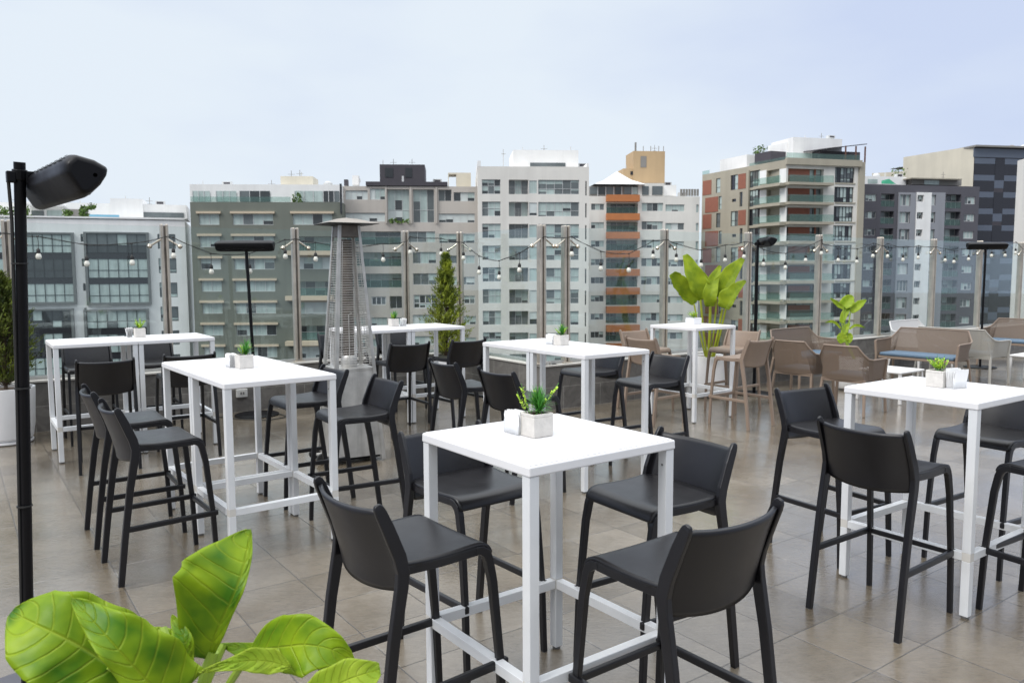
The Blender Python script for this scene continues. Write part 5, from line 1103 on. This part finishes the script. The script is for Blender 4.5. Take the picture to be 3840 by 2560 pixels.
# left facade shares the top height of the corner
a = at_z(2634, 656, f.ztop); b = f.A.copy(); g.A = Vector((a.x, a.y, 0)); dd = b - g.A; g.L = dd.length; g.e = dd.normalized(); g.n = Vector((-g.e.y, g.e.x, 0)); g.ztop = f.ztop
g.mat = Matrix.Translation(g.A) @ Matrix.Rotation(math.atan2(g.e.y, g.e.x), 4, 'Z'); g.loc = g.rootinv @ g.mat
for k_ in range(11):
    y = 70 * k_; yl = 62.5 * k_
    if k_ % 2 == 0:
        g.win(2740, 656 + 68 * k_, 2767, 712 + 68 * k_, 'mck', 2, 2, frame='b_blk'); g.box(2769, 652 + 68 * k_, 2797, 708 + 68 * k_, -.05, -.003, 'brick', 'brick_panel'); g.box(2636, 677 + 63.5 * k_, 2668, 731 + 63.5 * k_, -.06, -.003, 'brick', 'brick_panel')
    else:
        g.win(2773, 720 + 68 * (k_ - 1), 2784, 775 + 68 * (k_ - 1), 'd', 1, frame='b_int'); g.win(2745, 746 + 66 * (k_ - 1), 2760, 757 + 66 * (k_ - 1), 'k', 1, frame='b_blk'); g.box(2645, 740 + 63.5 * (k_ - 1), 2693, 796 + 63.5 * (k_ - 1), -.06, -.003, 'brick', 'brick_panel')
    if k_ % 2 == 0: g.win(2685, 669 + 65 * k_, 2701, 723 + 65 * k_, 'cm', 1, 2, frame='b_blk')
    else: g.win(2695, 736 + 65 * (k_ - 1), 2706, 785 + 65 * (k_ - 1), 'cm', 1, 2, frame='b_blk')
    g.win(2808, 640 + 71.5 * k_, 2850, 702 + 71.5 * k_, 'kmmc', 4, 2, frame='b_blk', fw=.09); g.win(2876, 637 + 72.3 * k_, 2922, 688 + 72.3 * k_, 'kmk', 2, balc='g', bd=1.5, frame='b_blk')
    g.box(2850, 694 + 72.3 * k_, 2950, 704 + 72.3 * k_, -1.3, -.003, 'b_conc', 'balcony_slab'); g.box(2850, 666 + 72.5 * k_, 2950, 692 + 72.5 * k_, -1.25, -1.2, 'balglass', 'balcony_glass'); g.box(2850, 640 + 72.3 * k_, 2874, 690 + 72.3 * k_, -.06, -.003, 'b_white', 'white_column'); g.box(2924, 633 + 72.8 * k_, 2949, 686 + 72.8 * k_, -.06, -.003, 'b_white', 'white_column')
g.zb = -22; g.finish(sides=False, roof=False)
g.box(2800, 640, 2804, 1500, -.3, -.003, 'b_conc', 'pier')
g.box(2700, 590, 2800, 640, 3, 10, 'b_white', 'penthouse', 3); g.box(2880, 540, 2950, 600, 6, 12, 'b_white', 'penthouse', 6); g.box(2810, 600, 2950, 628, .2, .24, 'balglass', 'roof_balustrade', .2); g.foliage(2830, 548, 2868, 575, 4, n=110); g.box(2830, 572, 2890, 610, 3, 8, 'b_dark', 'terrace_room', 3)
g.box(2634, 640, 2660, 656, .2, .24, 'balglass', 'roof_balustrade', .2)

# --- building 8: blank beige side wall and black glazed front
f = Facade((3388, 590), (3655, 547), 148, 'office_building', 'tall building with blank beige side wall and black chequered glass front', 'b_wall', 25, side='b_wall', seed=19)
f.finish(sides=False)
r8 = f.root; zt = f.ztop; g = Facade((3655, 547), (3850, 552), 134, None, None, 'b_dark', 22, root=r8, side='b_wall', seed=21)
g.A = f.A + f.e * f.L; a = at_z(3850, 553, zt); dd = Vector((a.x, a.y, 0)) - g.A; g.L = dd.length + 6; g.e = dd.normalized(); g.n = Vector((-g.e.y, g.e.x, 0)); g.ztop = zt - 1.2; g.mat = Matrix.Translation(g.A) @ Matrix.Rotation(math.atan2(g.e.y, g.e.x), 4, 'Z'); g.loc = g.rootinv @ g.mat
g.finish(sides=False)
rn = random.Random(5); fh = 1.42; cols_ = 7; zz = zt - 2.6
m = MB(); u = .1; ci = 0; fh = 2.85
while u < g.L - .3:
    wd = 4.1 if ci % 2 == 0 else 1.9; z = zt - 2.1 - (0 if ci % 4 < 2 else 1.4); r_ = 0
    if ci % 2 == 0:
        z = zt - 2.0
        while z > -14: m.box(u, u + wd - .03, -.08, -.003, z - 1.0, z - .03, M['w_blue' if r_ % 1 == 0 else 'w_black']); m.box(u, u + wd - .03, -.06, -.003, z - 2.85, z - 1.0, M['w_black']); z -= 2.85; r_ += 1
    else:
        while z > -14: m.box(u, u + wd - .03, -.10, -.003, z - 3.6, z, M['w_black']); m.box(u, u + wd - .03, -.07, -.003, z - 5.0, z - 3.6, M['w_blue']); m.box(u, u + wd - .03, -.05, -.003, z - 5.7, z - 5.0, M['b_dark']); z -= 5.7
    u += wd; ci += 1
g.put(m, 'glass_cladding')
m = MB(); m.box(-.4, g.L, -.8, 8, zt - .25, zt + .05, M['b_int']); m.box(-.2, g.L, -.12, -.003, zt - 1.9, zt - .4, M['w_blue']); g.put(m, 'cornice')
m = MB(); m.lathe([(1.6, zt + .1), (1.6, zt + 1.0), (1.1, zt + 1.5), (.2, zt + 1.7)], M['b_frame'], 14, (16.5, 6)); g.put(m, 'water_tank'); m = MB(); m.lathe([(.9, zt + .1), (.9, zt + .9), (.2, zt + 1.2)], M['b_int'], 12, (12, 5)); g.put(m, 'water_tank')

# --- building 7: violet grey block
f = Facade((3226, 690), (3674, 700), 125, 'apartment_building', 'dark violet grey apartment block with a white vertical strip', 'b_grey', 12, side='b_grey', seed=23)
f.win(3246, 729, 3287, 754, 'mcd', 3, n=10, per=64.8); f.win(3304, 727, 3354, 775, 'dmm', 3, balc='g', n=10, per=64.8, bd=1.2); f.win(3373, 730, 3413, 772, 'cpm', 3, n=10, per=64.8, fw=.09); f.win(3436, 732, 3460, 757, 'md', 2, n=10, per=64.8, fw=.09); f.win(3479, 731, 3508, 771, 'cp', 2, n=10, per=64.8, fw=.09); f.win(3531, 729, 3604, 781, 'dmm', 4, balc='g', n=10, per=64.8, bd=1.2); f.win(3618, 738, 3657, 766, 'cm', 3, n=10, per=64.8, fw=.09)
f.finish()
BL.append((f, [('a', 3240, 640, 664), ('p', 3320, 648, 664), ('t', 3286, 650, 664), ('b', 3375, 652, 664), ('a', 3538, 645, 670), ('b', 3650, 686, 700)], 6))
def strip(x0, x1, mat, off):
    u0, u1, z0, z1 = f.rect(x0, 722, x1, 1400); ops = [o for o in f.open if u0 < (o[0] + o[1]) / 2 < u1]; m = MB(); zs = sorted({z0, z1} | {v for o in ops for v in o[2:4] if z0 < v < z1})
    ua, ub = (min(o[0] for o in ops), max(o[1] for o in ops)); m.box(u0, ua, off, -.003, z0, z1, M[mat]); m.box(ub, u1, off, -.003, z0, z1, M[mat])
    for i in range(len(zs) - 1):
        zc = (zs[i] + zs[i + 1]) / 2
        if not any(o[2] < zc < o[3] for o in ops): m.box(ua, ub, off, -.003, zs[i], zs[i + 1], M[mat])
    f.put(m, 'facade_strip')
strip(3356, 3421, 'b_lgrey', -.15); strip(3421.5, 3475.5, 'b_white', -.3); strip(3476, 3529, 'b_lgrey', -.15)
f.box(3228, 662, 3398, 692, 3, 9, 'b_white', 'penthouse', 3); f.box(3254, 672, 3290, 688, 2.95, 2.99, 'w_cur', 'penthouse_window', 3); f.box(3420, 672, 3606, 694, 2, 7, 'b_int', 'roof_pergola', 2); f.box(3465, 676, 3520, 693, 1.9, 1.98, 'w_cur', 'terrace_window', 2); f.box(3418, 668, 3608, 672, 1, 8, 'b_conc', 'pergola_roof', 1)
m = MB(); u0, u1, z0, z1 = f.rect(3306, 670, 3360, 690, 1); m.quad([(u0, 1, z0), (u1, 1, z0), (u1 - 1, 1.4, z1), (u0 + .3, 1.4, z1 - .3)], M['gfab']); f.put(m, 'shade_cloth', solid=.04)
f.foliage(3350, 632, 3395, 662, 10, n=60)

# --- building 9: white wall at the right edge
f = Facade((3816, 603), (3990, 553), 90, 'apartment_building', 'pale blank white building wall cut by the right edge', 'b_cream', 12, side='b_cream', seed=29)
f.finish()
# --- far beige building between the corner block and the grey block
f = Facade((3270, 650), (3400, 642), 175, 'apartment_building', 'low beige building far behind the roof of the grey block', 'b_wall', 10, side='b_wall', seed=31)
f.finish(); f.foliage(3345, 628, 3400, 655, 1, n=90)

def clutter(F, items, off=4):
    for kind_, x, y0, y1 in items:
        u, zt_ = F.uz(x, y0, off); _, zb_ = F.uz(x, y1, off); m = MB(); y = off
        if kind_ == 'a': m.box(u - .03, u + .03, y, y + .06, zb_, zt_, M['b_int']); m.box(u - .45, u + .45, y + .01, y + .05, zt_ - .5, zt_ - .46, M['b_int']); m.box(u - .3, u + .3, y + .01, y + .05, zt_ - .9, zt_ - .86, M['b_int']); F.put(m, 'antenna')
        if kind_ == 't': m.lathe([(.55, zb_), (.6, zb_ + .2), (.6, zt_ - .3), (.25, zt_)], M['b_dark' if x % 2 else 'b_frame'], 12, (u, y)); F.put(m, 'water_tank')
        if kind_ == 'b': m.box(u - .6, u + .6, y, y + .7, zb_, zt_, M['b_frame']); m.box(u - .4, u + .4, y - .02, y - .002, zb_ + .1, zt_ - .1, M['b_dark']); F.put(m, 'air_unit')
        if kind_ == 'p': m.box(u - .05, u + .05, y, y + .1, zb_, zt_, M['b_frame']); F.put(m, 'vent_pipe')
for F, it, o_ in BL: clutter(F, it, o_)
gr = MB(); gr.quad([(-900, -300, -22.02), (900, -300, -22.02), (900, 1500, -22.02), (-900, 1500, -22.02)], material('asphalt_ground', (.06, .06, .06), .9, var=.2, vscale=.2))
tag(gr.build('ground', recalc=False), kind='structure')
